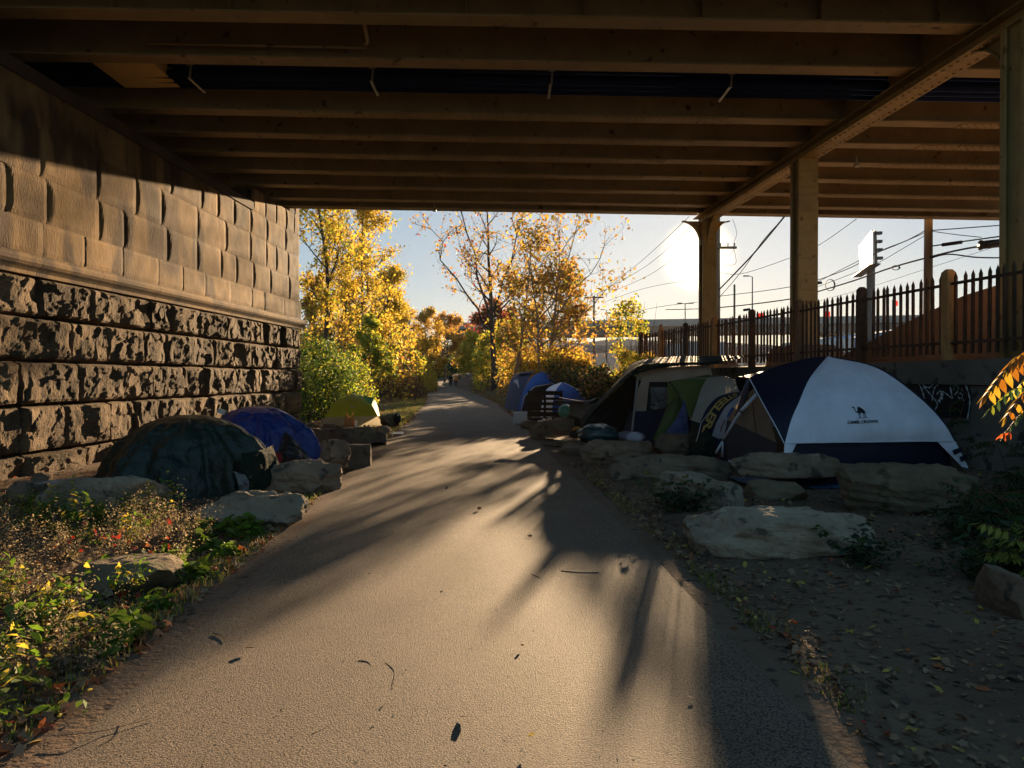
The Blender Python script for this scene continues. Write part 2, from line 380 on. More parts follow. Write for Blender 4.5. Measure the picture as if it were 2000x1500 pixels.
    for (x, Y) in ((-2.6, 24.9), (8.8, 19.0)):
        q = MB(); q.tube([(x, Y, gzb(x)+.1), (x, Y, gzb(x)-.12)], .02, 6); q.tube([(x-.06, Y, gzb(x)-.13), (x+.06, Y, gzb(x)-.13)], .05, 8); q.build('pipe_clamp', hang, root)
mk_bridge()

# ---------------------------------------------------------------- retaining wall, fence, berms
def wallpt(u, v, off=0.0):
    Y = 8.48/((u-1000)/F+.131); X = wallX(Y); n = Vector((-1, -.131, 0)).normalized()
    return Vector((X, Y, EYE+(HZ-v)*Y/F))+n*off
def mk_retaining():
    con = M('wall_concrete', (.105,.09,.072), .92, scale=.9, col2=(.19,.165,.13), bump=.6, bscale=18, bdist=.02, speck=((.05,.042,.035), 3.2, .6))
    root = empty('retaining_wall', (8.48,0,0), math.atan(.131), 'long low concrete retaining wall below the iron fence, sprayed with graffiti', 'wall')
    lean = 1/math.cos(math.atan(.131)); s = 1.0; r = random.Random(3)
    while s < 30.2:
        e = min(s+3.0, 30.3)
        q = MB(); q.box((.15, (s+e)/2, .66), (.30, e-s-.012, 1.64)); q.build('wall_panel', con, root)
        q = MB(); q.box((.14, (s+e)/2, 1.685), (.40, e-s-.008, .38)); q.box((.14,(s+e)/2,1.8775),(.34,e-s-.01,.005)); q.build('coping', con, root)
        s = e
    q = MB(); q.box((-.08, 15, .2), (.14, 30, 1.05)); q.build('footing', con, root)
    # graffiti
    dk = M('black_spray', (.012,.012,.014), .7, var=.3, scale=5); lt = M('grey_spray', (.55,.60,.62), .7, var=.25, scale=30)
    def rib(parent, px, w, off, mi, mat=None, name='spray_stroke'):
        q = MB(); P = [Vector((a, b, 0)) for a, b in px]; k = max(8, len(P)*5); pts = [catmull(P, i/k) for i in range(k+1)]
        L = []; Rr = []
        for i, p in enumerate(pts):
            t = (pts[min(i+1,k)]-pts[max(i-1,0)]).normalized(); nn = Vector((-t.y, t.x, 0)); ww = w*(.75+.4*math.sin(i*1.3+len(P)))*.5
            L.append(wallpt((p+nn*ww).x, (p+nn*ww).y, off)); Rr.append(wallpt((p-nn*ww).x, (p-nn*ww).y, off))
        q.add(L+Rr, [(i, i+1, k+2+i, k+1+i) for i in range(k)])
        return q.build(name, mat or lt, None)
    gr = empty('graffiti', wallpt(1830, 760), 0, 'sprayed pale grey tag with the number 23 on a black painted patch of wall', 'graffiti')
    def par(o): o.parent = gr; o.matrix_parent_inverse = gr.matrix_basis.inverted()
    def g2(px): return [(1700+a/9.09, 690+b/9.09) for a, b in px]
    blob = g2([(60,215),(1050,205),(1330,300),(1500,300),(1640,380),(1760,560),(1820,800),(1780,1150),(1250,1150),(1000,960),(700,640),(300,380)])
    cpt = (1700+1000/9.09, 690+620/9.09)
    q = MB(); vs = [wallpt(*cpt, .012)]+[wallpt(a, b, .012) for a, b in blob]; n = len(blob)
    q.add(vs, [(0, i+1, (i+1) % n+1) for i in range(n)]); par(q.build('black_patch', dk))
    strokes = [([(180,260),(230,215),(260,240),(300,310),(310,240),(340,225),(375,340),(370,240),(410,235),(450,290)],26),
      ([(450,290),(520,225),(590,250),(640,330)],28),([(450,290),(480,320),(540,430)],22),([(740,195),(670,270),(655,350),(690,460)],34),([(590,415),(592,440)],24),
      ([(650,490),(720,455),(820,480),(900,580),(950,700),(975,800)],26),([(1095,195),(1140,260)],24),([(1190,185),(1150,280),(1155,420),(1140,520),(1080,600),(1010,600),(950,550),(915,490)],28),
      ([(960,590),(1050,690),(1130,780),(1190,860),(1210,930),(1140,1040)],22),([(1235,550),(1170,600),(1135,700),(1120,850)],20),([(1180,455),(1250,400),(1350,365)],28),
      ([(1250,190),(1300,290),(1370,380),(1410,450),(1440,600),(1480,800)],26),([(1380,390),(1440,350),(1540,360),(1650,460),(1720,580),(1780,760),(1790,900),(1750,1165)],28),
      ([(1480,800),(1400,740),(1310,680),(1240,680),(1200,740)],22),([(1290,690),(1290,780),(1235,860)],60),
      ([(1505,650),(1500,600),(1540,575),(1580,610),(1570,680),(1520,730),(1590,700)],17),([(1590,650),(1640,630),(1660,670),(1610,710),(1660,730),(1650,790),(1600,800),(1590,770)],17),([(1675,815),(1682,845)],18)]
    for j, (p, w) in enumerate(strokes): par(rib(None, g2(p), w/9.09, .015+.0006*j, 0))
mk_retaining()

def mk_fence():
    dark = M('rusty_iron', (.035,.024,.018), .7, var=.4, scale=8, col2=(.10,.052,.026), bump=.3, bscale=80, bdist=.003, metal=.2, spec=.3)
    orange = M('ochre_post', (.30,.14,.045), .75, scale=5, col2=(.46,.25,.09), bump=.4, bscale=50, bdist=.006)
    brown = M('brown_post', (.13,.07,.035), .75, scale=5, col2=(.2,.11,.05), bump=.4, bscale=50, bdist=.006)
    a = math.atan(.131)
    root = empty('iron_fence', (8.48+.14,0,0), a, 'long rusty iron picket fence along the top of the retaining wall', 'fence')
    lean = 1/math.cos(a); posts = [ (12.0+2.33*k)*lean for k in range(-4, 8)]
    zt, zb = 3.10, 2.16
    pm = MB(); w = .0195; z0, z1 = 1.98, 3.20
    pm.v = [(-w,-w,z0),(w,-w,z0),(w,w,z0),(-w,w,z0),(-w,-w,z1),(w,-w,z1),(w,w,z1),(-w,w,z1),(0,0,z1+.085)]
    pm.f = [(0,1,5,4),(1,2,6,5),(2,3,7,6),(3,0,4,7),(4,5,8),(5,6,8),(6,7,8),(7,4,8),(3,2,1,0)]; pm.m = [0]*9
    pmesh = pm.mesh('picket', dark)
    r = random.Random(8)
    for i, s in enumerate(posts):
        even = (i % 2 == 0); mat = orange if even else dark
        if i == 6: mat = brown
        hw = .075 if even else .07; top = 3.30
        q = MB(); q.box((0, s, (1.883+top)/2), (2*hw, 2*hw, top-1.883))
        q.add([(-hw,s-hw,top),(hw,s-hw,top),(hw,s+hw,top),(-hw,s+hw,top)]+[(-hw*.5,s-hw*.5,top+.05),(hw*.5,s-hw*.5,top+.05),(hw*.5,s+hw*.5,top+.05),(-hw*.5,s+hw*.5,top+.05)],
              [(0,1,5,4),(1,2,6,5),(2,3,7,6),(3,0,4,7),(4,5,6,7)])
        if i == 10: q.tube([(0,s,3.36),(0,s,3.40),(0,s,3.45),(0,s,3.49)], [.03,.06,.055,.01], 8)
        o = q.build('post', mat, root)
        if even: o['label'] = 'ochre painted square fence post'
    for s, e in zip(posts, posts[1:]):
        if s > 26.2*lean: break
        for z in (zt, zb):
            q = MB(); q.beam((0, s+.078, z+r.uniform(-.01,.01)), (0, e-.078, z+r.uniform(-.01,.01)), .04, .045); q.build('rail', dark, root)
        n = 14
        for k in range(1, n):
            y = s+(e-s)*k/n
            o = link('picket', pmesh, root); o.location = (r.uniform(-.003,.003), y, r.uniform(-.012,.012)); o.rotation_euler = (r.uniform(-.006,.006), r.uniform(-.008,.008), 0)
mk_fence()

def mk_berms():
    """earth heaps and stone bases behind the fence"""
    con = M('pier_stone', (.20,.125,.075), .9, scale=1.2, col2=(.30,.20,.125), bump=.5, bscale=14, bdist=.03)
    def heap(u, Y, wx, wy, h, label, blocky):
        c = W(u, 738, Y); q = MB(); n, m = 18, 6
        def P(a, b):
            t = a*2*math.pi; k = 1-b*.999; sq = (abs(math.cos(t))**4+abs(math.sin(t))**4)**-.25 if blocky else 1
            rr = k*sq*(1+.08*nz(math.cos(t)*2, math.sin(t)*2, Y, 1))
            zz = h*(1-k**(6 if blocky else 1.8))**(.5 if blocky else 1)+.05*nz(math.cos(t)*2*k, math.sin(t)*2*k, Y, 3)
            return Vector((c.x+wx*rr*math.cos(t), c.y+wy*rr*math.sin(t), 1.80+zz))
        q.grid(P, n*2, m*2)
        tag(q.build('pier_base' if blocky else 'earth_heap', con, None, smooth=not blocky), label, 'base' if blocky else 'mound')
    heap(1570, 18.3, .85, .9, .60, 'weathered stone base under the middle bridge column, behind the fence', True)
    heap(1400, 25.5, .8, .8, .40, 'stone base under the farthest bridge column beside the low sun', True)
    # long brown concrete ramp wall rising to the nearest column
    q = MB(); pts = [(1.82, 17.5), (2.15, 16.6), (2.75, 13.9), (3.0, 12.6), (3.15, 11.0), (3.2, 4)]
    q = MB(); poly = [(0, 17.6, 1.8)]+[(0, y, z) for z, y in pts]+[(0, 4, 1.8)]
    poly = [Vector((7.42+(17.6-p[1])*.05, p[1], p[2])) for p in poly]
    q.prism(poly, (3.2, 0, 0)); tag(q.build('ramp_wall', con), 'brown sloping concrete wing behind the fence at the nearest column', 'wall')
mk_berms()
# ---------------------------------------------------------------- boulders
ROCK = M('limestone', (.19,.14,.09), .9, objvar=.2, scale=2.2, col2=(.38,.295,.20), bump=1., bscale=20, bdist=.025, spec=.2, speck=((.10,.085,.065), 7., .6))
ROCKB = M('brown_boulder', (.13,.086,.054), .92, objvar=.3, scale=2.0, col2=(.26,.185,.12), bump=1., bscale=22, bdist=.02, spec=.2, speck=((.07,.055,.04), 6., .6))
ROCKG = M('mossy_boulder', (.10,.072,.042), .94, objvar=.2, scale=2.4, col2=(.185,.14,.085), bump=.8, bscale=22, bdist=.02, spec=.15, speck=((.07,.068,.035), 4., .6))
def rock(u, v, wpx, hpx, dep, label, seed, boxy=4, mat=None, rot=0., z0=0., tilt=0., strata=.02, group=None, cuts=13, name='boulder', amp=.05, lift=0.):
    """u,v: foot of the near side; wpx,hpx: size as seen"""
    p = G(u, v, z0); Y = p.y; w = wpx*Y/F*1.0; h = hpx*Y/F; 
    ztop = h + z0
    # height corrected for looking down on the top
    hh = max(.08, h - dep*(EYE-z0-h)/ (Y+dep)*.75)
    r = random.Random(seed); bm = bmesh.new(); bmesh.ops.create_cube(bm, size=2)
    bmesh.ops.subdivide_edges(bm, edges=bm.edges[:], cuts=int(cuts*1.5), use_grid_fill=True)
    planes = []
    for _ in range(15):
        n = Vector((r.uniform(-1,1), r.uniform(-1,1), r.uniform(-.7,.9))).normalized()
        planes.append((n, r.uniform(.84, 1.1)))
    planes.append((Vector((r.uniform(-.12,.12), r.uniform(-.12,.12), 1)).normalized(), .86))
    S = Vector((w/2, dep/2, hh/2+.03))
    for q in bm.verts:
        c = q.co; k = (abs(c.x)**boxy+abs(c.y)**boxy+abs(c.z)**boxy)**(1/boxy); c = c/k*1.06
        for n, o in planes:
            d = c.dot(n)-o*(.95 if boxy < 5 else 1.08)
            if d > 0: c = c-n*d
        nn = c.normalized(); a = min(S)*2
        c = Vector((c.x*S.x, c.y*S.y, c.z*S.z))
        ds = amp*.8*mnoise.fractal(c*3.2+Vector((seed*3.1,0,0)), .8, 2.1, 6)-amp*.7*abs(mnoise.noise(c*5.5+Vector((0,seed,0)))) + strata*mnoise.noise(Vector((c.x*1.5, c.y*1.5, c.z*16+c.x*2+seed)))
        cv = mnoise.voronoi(c*4+Vector((seed,0,0)))[0]; ds += amp*.5*(cv[0]-.4)
        q.co = c+nn*ds*min(1, a*1.6)
    me = bpy.data.meshes.new(name)
    bm.to_mesh(me); bm.free(); me.materials.append(mat or ROCK)
    o = link(name, me); o.location = (p.x, Y+dep/2, z0+hh/2-.045+lift); o.rotation_euler = (0, tilt, rot)
    return tag(o, label, 'boulder' if name == 'boulder' else 'rock', group)
rock(1556, 1088, 352, 104, .95, 'largest pale flat-topped boulder, nearest to the path on the right', 17, 5, ROCK, .04, strata=.035, amp=.06, cuts=22)
rock(1386, 996, 176, 76, .7, 'pale sloping boulder between the long slab and the largest flat boulder', 2, 3.5, ROCK, -.15, tilt=.14, cuts=16, strata=.03)
rock(1532, 978, 110, 42, .5, 'dark support stone hidden under the thin slab beside the white tent', 3, 5, ROCKG, cuts=8)
o = rock(1546, 958, 208, 50, .55, 'thin brown slab laid like a bench on a dark stone before the white tent', 4, 4, ROCKB, .03, lift=.12, cuts=14, strata=.03)
o.location.z = .345
rock(1815, 1004, 275, 104, .85, 'broad block-shaped boulder among weeds right of the white tent', 5, 6, ROCKG, .05, cuts=16)
rock(1312, 936, 226, 50, .5, 'long straight slab of stone lying in front of the green and cream tent', 6, 6, ROCKB, .03, cuts=15, strata=.03)
rock(1324, 894, 80, 50, .45, 'squarish upright block standing behind the long slab', 7, 7, ROCKB, .05, cuts=10)
rock(1208, 905, 140, 50, .6, 'wide lumpy boulder left of the long slab, below the dark green bag', 8, 3, ROCKB, -.1, cuts=14, amp=.08)
rock(1120, 887, 52, 26, .4, 'small low boulder at the left foot of the lumpy one', 9, 3, ROCKB, cuts=8)
rock(1088, 857, 68, 32, .6, 'blocky boulder resting on a flat slab beside the path edge', 10, 4, ROCKB, lift=.15, tilt=-.12, cuts=9)
rock(1108, 873, 84, 16, .7, 'flat slab underneath the blocky boulder at the path edge', 11, 4, ROCKG, cuts=8)
rock(1050, 857, 32, 32, .5, 'narrow dark boulder at the path edge left of the stacked pair', 12, 4, ROCKB, cuts=8)
rock(1035, 838, 36, 19, .4, 'log-like brown stone next to the white cooler', 13, 6, ROCKB, cuts=7)
rock(2005, 1205, 40, 105, .5, 'boulder cut off by the right edge of the picture', 14, 5, ROCKB, cuts=9)
rock(178, 1010, 222, 84, .6, 'dark grey slab standing in front of the dark green tarp tent', 20, 7, ROCK, .08, cuts=15, strata=.01)
rock(468, 1033, 216, 78, .62, 'pale craggy boulder in the weeds at the left path edge', 21, 3.6, ROCK, .05, cuts=20, strata=.035, amp=.07)
rock(568, 962, 165, 66, .55, 'brown boulder with a sunlit right end in front of the green tarp', 22, 5, ROCKB, .12, cuts=16, amp=.06, tilt=-.05)
rock(650, 928, 58, 78, .5, 'tall upright boulder standing alone by the left path edge', 23, 4.5, ROCKB, .1, cuts=12, amp=.06)
rock(697, 913, 44, 50, .35, 'square-cut block just beyond the tall upright boulder', 24, 8, ROCKB, cuts=9, amp=.02)
rock(680, 872, 130, 40, .8, 'long dark slab with a paper bag on top, before the small green tent', 25, 6, ROCKB, .1, cuts=14)
rock(746, 852, 24, 22, .5, 'dark stone between the long slab and the green tent', 26, 5, ROCKB, cuts=8)
rock(612, 852, 90, 20, .8, 'low flat stone left of the long dark slab', 27, 4, ROCKB, cuts=9)
rock(588, 838, 44, 14, .6, 'pale flat stone farthest left beside the blue tarp tent', 28, 4, ROCK, cuts=8)
rock(757, 837, 36, 32, .7, 'rounded dark boulder at the right corner of the small green tent', 29, 3.5, ROCKG, cuts=10)
rock(22, 985, 56, 56, .6, 'dark brown stone against the foot of the abutment at the left edge', 30, 4, ROCKB, cuts=9)
rock(64, 948, 36, 32, .4, 'small reddish stone against the abutment next to the white sheet', 31, 3, ROCKB, cuts=9)
rock(212, 1166, 195, 84, .55, 'mossy slab half buried in weeds in the left foreground', 32, 6, ROCKG, .06, cuts=15)
rock(640, 838, 24, 12, .3, 'small stone at the left foot of the small green tent', 33, 3, ROCKB, cuts=6)

# ---------------------------------------------------------------- fabric helpers
def fabric(name, col, rough=.75, transl=.1, bump=.25, bscale=9, spec=.3, coat=0, **k):
    return M(name, col, rough, var=.12, scale=2.5, bump=bump, bscale=bscale, bdist=.03, spec=spec, transl=transl, coat=coat, **k)
def surf(A, B, bulge=None, wr=.0, wsc=3., sag=0., seed=0):
    A = [Vector(a) for a in A]; B = [Vector(b) for b in B]
    def P(u, v):
        a = catmull(A, v); b = catmull(B, v); p = a.lerp(b, u)
        if bulge is not None: p = p+Vector(bulge)*(math.sin(math.pi*u)*math.sin(math.pi*min(1, .12+v*.8)))
        if wr:
            e = min(1, 6*min(u, 1-u)+.15)
            k = mnoise.fractal(p*wsc+Vector((seed,0,0)), 1, 2, 4)+.6*abs(mnoise.noise(p*wsc*1.7+Vector((0,seed,0))))
            p = p+Vector((.3,-1,.25))*(wr*k*e)
        return p
    return P
def cloth(name, A, B, nu, nv, mat, parent, smooth=True, thick=0, **k):
    q = MB(); P = surf(A, B, **k); q.grid(P, nu, nv); o = q.build(name, mat, parent, smooth=smooth)
    if thick:
        md = o.modifiers.new('s', 'SOLIDIFY'); md.thickness = thick
    return o, P
def piping(P_pts, r, mat, parent, name='pole_sleeve', n=5):
    q = MB(); q.tube(P_pts, r, n); return q.build(name, mat, parent, smooth=True)
def curve(pts, k=16):
    pts = [Vector(p) for p in pts]; return [catmull(pts, i/k) for i in range(k+1)]

# ---------------------------------------------------------------- big white and navy dome tent
def mk_bigtent():
    root = empty('dome_tent', (5.3, 12.3, 0), 0, 'largest tent, white dome with navy panels and a camel print, beside the graffiti wall', 'tent')
    root.location = (0,0,0)
    white = fabric('white_ripstop', (.70,.70,.76), .65, .06, bump=.9, bscale=4, stretch=(1,1,.35)); navy = fabric('navy_ripstop', (.006,.008,.024), .6, .02, bump=.4, bscale=6)
    mesh = fabric('grey_mesh', (.055,.06,.075), .8, .25, bump=.3); inner = fabric('cream_lining', (.55,.45,.32), .8, .6, bump=.3)
    trim = fabric('white_trim', (.62,.63,.68), .6, 0); print_m = M('black_print', (.008,.008,.012), .7, var=.1)
    ap = W(1615, 697, 12.4); fl = Vector((3.98, 10.9, 0)); fr = W(1890, 915, 10.95)
    FL = [W(1530,917,10.9), W(1533,866,11.0), W(1545,822,11.15), W(1560,787,11.35), W(1582,738,11.85), ap]
    FR = [fr, W(1866,862,11.0), W(1846,828,11.05), W(1795,775,11.4), W(1712,718,11.95), ap]
    BR = [Vector((6.55,13.5,.25)), Vector((6.45,13.5,.7)), Vector((6.35,13.35,1.1)), Vector((6.15,13.2,1.45)), Vector((5.85,12.9,1.8)), ap]
    BL = [Vector((4.0,14.2,0)), Vector((4.05,14.1,.66)), Vector((4.15,13.9,1.0)), Vector((4.4,13.6,1.35)), Vector((4.8,13.0,1.72)), ap]
    # white front fly: from the hem seam up to the top
    lo = lambda L: L[1:]
    front, P = cloth('front_panel', lo(FL), lo(FR), 40, 30, white, root, bulge=(0,-.16,.03), wr=.034, wsc=1.5)
    cloth('side_panel', lo(FR), lo(BR), 14, 20, navy, root, bulge=(.1,0,.02), wr=.01)
    cloth('back_panel', lo(BR), lo(BL), 16, 16, white, root, bulge=(0,.15,0))
    # inner tub below the hem
    base_c = [G(1552,940)+Vector((0,.0,.0)), Vector((6.35,11.05,.2))]
    hemL, hemR = FL[1], FR[1]
    hp = [P(u, 0) for u in np.linspace(.03, .97, 13)]
    bl_, br_ = W(1556,916,11.02), W(1862,925,11.1); bl_.z = 0.0; br_.z = .05
    q = MB(); n = 24
    def T(u, v):
        top = P(.035+.93*u, 0)+Vector((0,.05,0)); bot = Vector((bl_.x+(br_.x-bl_.x)*u, 11.0+.12*u, -.02+.1*u))
        p = bot.lerp(top, v); p.y -= .05*math.sin(math.pi*u)*math.sin(math.pi*v); p.y += .012*mnoise.noise(p*6); return p
    q.grid(T, n, 8); q.build('navy_skirt', navy, root, smooth=True)
    # corner legs of the fly
    q = MB(); q.prism([W(1533,866,10.98), W(1556,866,10.99), W(1537,907,10.9), W(1530,915,10.88)], (0,.01,0)); q.build('corner_flap', white, root)
    q = MB(); q.prism([W(1832,863,10.98), W(1867,863,10.98), W(1893,915,10.9), W(1880,912,10.9)], (0,.01,0)); q.build('corner_flap', white, root)
    for (a, b, c_, d) in (((1861,880),(1879,873),(1881,882),(1865,889)), ((1875,893),(1888,887),(1891,897),(1879,902))):
        q = MB(); q.prism([W(*a,10.86), W(*b,10.86), W(*c_,10.86), W(*d,10.86)], (0,.01,0)); q.build('buckle', navy, root)
    q = MB(); q.tube(hp and [P(u, 0)+Vector((0,-.01,0)) for u in np.linspace(0,1,20)], .008, 4); q.build('hem', trim, root)
    piping([p+Vector((0,-.01,0)) for p in curve(lo(FR), 20)], .013, navy, root); piping([p+Vector((.02,.05,.0)) for p in curve(lo(FR), 20)], .022, navy, root)
    # navy awning over the door
    A = W(1463, 738, 12.3)
    AW = [FL[1], W(1516,834,11.15), W(1500,806,11.35), W(1482,773,11.75), A, ap]
    FL2 = [FL[1], FL[2], FL[3], W(1572,763,11.6), FL[4], ap]
    AWE = [FL[1]+Vector((-.01,-.01,0)), W(1516,834,11.15), W(1500,806,11.35), W(1482,773,11.75), A]
    T2 = [FL[1], FL[2], FL[3], FL[4], ap]
    top = [A, W(1500,722,12.35), W(1545,707,12.4), W(1590,698,12.4), ap]
    q = MB()
    def N(u, v):   # u along the upper ridge/edge, v towards the seam
        e = catmull([Vector(x) for x in AWE], v); s_ = catmull([Vector(x) for x in T2], v)
        p = e.lerp(s_, u)
        rr = catmull([Vector(x) for x in top], u)
        p = p+ (rr-(A.lerp(ap, u)))*(v**3)
        p.y += -.05*math.sin(math.pi*u)*v + .008*mnoise.noise(p*5); return p
    q.grid(N, 16, 24); q.build('awning', navy, root, smooth=True)
    q = MB()
    def N2(u, v):
        a = catmull([Vector(x) for x in top], u); b = catmull([A, A+Vector((.05,.9,.0)), Vector((4.3,13.7,1.3)), BL[4], ap], u)
        return a.lerp(b, v)
    q.grid(N2, 12, 6); q.build('awning', navy, root, smooth=True)
    piping([p+Vector((-.005,-.012,0)) for p in curve(AWE, 20)], .009, trim, root, 'awning_edge')
    # door wall below the awning (faces the path)
    Bf = Vector((3.92, 14.1, 0)); Ff = Vector((3.98, 10.98, 0))
    def D(s, z, off=0): p = Ff.lerp(Bf, s); return Vector((p.x+off+.10*z, p.y+(z*.35 if s < .1 else 0), z))
    tri = lambda pts: [D(*x) for x in pts]
    q = MB(); q.add([D(.01,.02), D(.97,.02), D(.93,.82,.02), D(.06,.6,.02)], [(0,1,2,3)]); q.build('door_lower', mesh, root)
    q = MB(); q.add([D(.06,.604,.02), D(.93,.824,.02), D(.80,1.1,.03), D(.46,1.52,.03)], [(0,1,2,3)]); q.build('door_upper', inner, root)
    q = MB(); q.beam(D(.40,.69,0), D(.55,1.3,0.02), .008, .015); q.build('zip', navy, root)
    # rolled side flap of the awning with its ties
    roll = fabric('grey_flap', (.11,.11,.15), .7, .05)
    q = MB(); q.tube([A+Vector((0,0,-.02)), W(1455,770,12.6), W(1445,800,13.0), W(1437,812,13.1)], [.03,.07,.05,.03], 8); q.build('rolled_flap', roll, root, smooth=True)
    q = MB(); q.tube([W(1478,770,12.0), W(1449,801,12.3), W(1430,830,12.6), W(1411,862,12.8)], [.03,.03,.025,.016], 8); q.tube([W(1411,862,12.8), W(1399,885,12.9)], [.016,.026], 6); q.tube([W(1412,862,12.8), W(1411,893,12.9)], [.014,.02], 6); q.build('tied_strap', trim, root, smooth=True)
    for a in ((1447,804,12.28),(1411,859,12.78)):
        q = MB(); c = W(*a); q.box(c, (.09,.06,.012), 0, Matrix.Rotation(.6, 3, 'Y')); q.build('tie', navy, root)
    q = MB(); q.prism([W(1424,898,12.4), W(1453,909,11.8), W(1452,912,11.8), W(1424,902,12.4)], (0,.02,0)); q.build('door_sill', trim, root)
    # blue groundsheet and grey one at the door
    q = MB(); q.box((5.0, 10.95, .012), (1.35, .5, .012)); q.build('groundsheet', fabric('blue_sheet', (.04,.10,.19), .6), root)
    q = MB(); q.grid(lambda u, v: Vector((3.45+.7*u, 10.9+.9*v, .02+.03*abs(nz(u*3,v*3,1,2)))), 10, 8); q.build('groundsheet', fabric('grey_sheet', (.10,.12,.16), .6), root)
    # print: camel and words mapped on the front panel
    def uv_at(u_px, v_px):       # find panel parameters for a photo position by search
        best = None; u, v = .4, .3; st = .25
        def err(u, v):
            p = P(u, v); return ((1000+p.x/p.y*F-u_px)**2+(HZ-(p.z-EYE)/p.y*F-v_px)**2)
        for _ in range(40):
            c = [(err(min(1,max(0,u+a)), min(1,max(0,v+b))), min(1,max(0,u+a)), min(1,max(0,v+b))) for a in (-st,0,st) for b in (-st,0,st)]
            e, u, v = min(c); st *= .7
        return u, v
    c00 = uv_at(1655, 829); c10 = uv_at(1715, 827); c01 = uv_at(1655, 795)
    def mapp(x, y):   # x 0..1 across the words, y in the same unit upwards
        u = c00[0]+(c10[0]-c00[0])*x+(c01[0]-c00[0])*y*60/34; v = c00[1]+(c10[1]-c00[1])*x+(c01[1]-c00[1])*y*60/34
        p = P(u, v); p2 = P(u+.01, v); p3 = P(u, v+.01); n = (p2-p).cross(p3-p).normalized()
        if n.y > 0: n = -n
        return p+n*.006
    tcu = bpy.data.curves.new('words', 'FONT'); tcu.body = 'CAMEL CROWN'; tcu.size = 1; tcu.offset = .045; tcu.space_word = .5; tcu.space_character = 1.02
    to = bpy.data.objects.new('words', tcu); COL.objects.link(to); bpy.context.view_layer.update()
    me = bpy.data.meshes.new_from_object(to.evaluated_get(bpy.context.evaluated_depsgraph_get())); bpy.data.objects.remove(to)
    xs = [v.co.x for v in me.vertices]; x0, x1 = min(xs), max(xs); k = 1/(x1-x0)
    for v in me.vertices: v.co = mapp((v.co.x-x0)*k, .02+v.co.y*k*.9)
    me.materials.append(print_m); link('lettering', me, root)
    pg = [(.150,.375),(.205,.400),(.25,.395),(.265,.34),(.285,.27),(.325,.235),(.345,.27),(.35,.36),(.365,.395),(.39,.365),(.43,.385),(.46,.385),(.475,.35),(.53,.325),(.58,.28),(.62,.225),(.66,.18),(.66,.165),(.61,.205),(.60,.19),(.625,.14),(.632,.06),(.655,.035),(.605,.035),(.605,.06),(.595,.14),(.575,.17),(.565,.14),(.575,.06),(.58,.035),(.535,.035),(.555,.06),(.55,.14),(.53,.185),(.46,.20),(.45,.14),(.452,.06),(.465,.035),(.425,.035),(.435,.06),(.425,.14),(.415,.19),(.405,.14),(.405,.06),(.41,.035),(.375,.035),(.388,.06),(.385,.14),(.36,.20),(.31,.20),(.26,.25),(.235,.32),(.225,.36),(.18,.355)]
    pg = [(x, .155+y) for x, y in pg]
    cu = bpy.data.curves.new('c', 'CURVE'); cu.dimensions = '2D'; cu.fill_mode = 'BOTH'; sp = cu.splines.new('POLY'); sp.points.add(len(pg)-1); sp.use_cyclic_u = True
    for i, (x, y) in enumerate(pg): sp.points[i].co = (x, y, 0, 1)
    to = bpy.data.objects.new('c', cu); COL.objects.link(to); bpy.context.view_layer.update()
    me = bpy.data.meshes.new_from_object(to.evaluated_get(bpy.context.evaluated_depsgraph_get())); bpy.data.objects.remove(to)
    for v in me.vertices: v.co = mapp(v.co.x, v.co.y)
    me.materials.append(print_m); link('camel_print', me, root)
    q = MB(); q.add([mapp(.30,.186), mapp(.68,.186), mapp(.68,.176), mapp(.30,.176)], [(0,1,2,3)]); q.build('ground_line', print_m, root)
mk_bigtent()

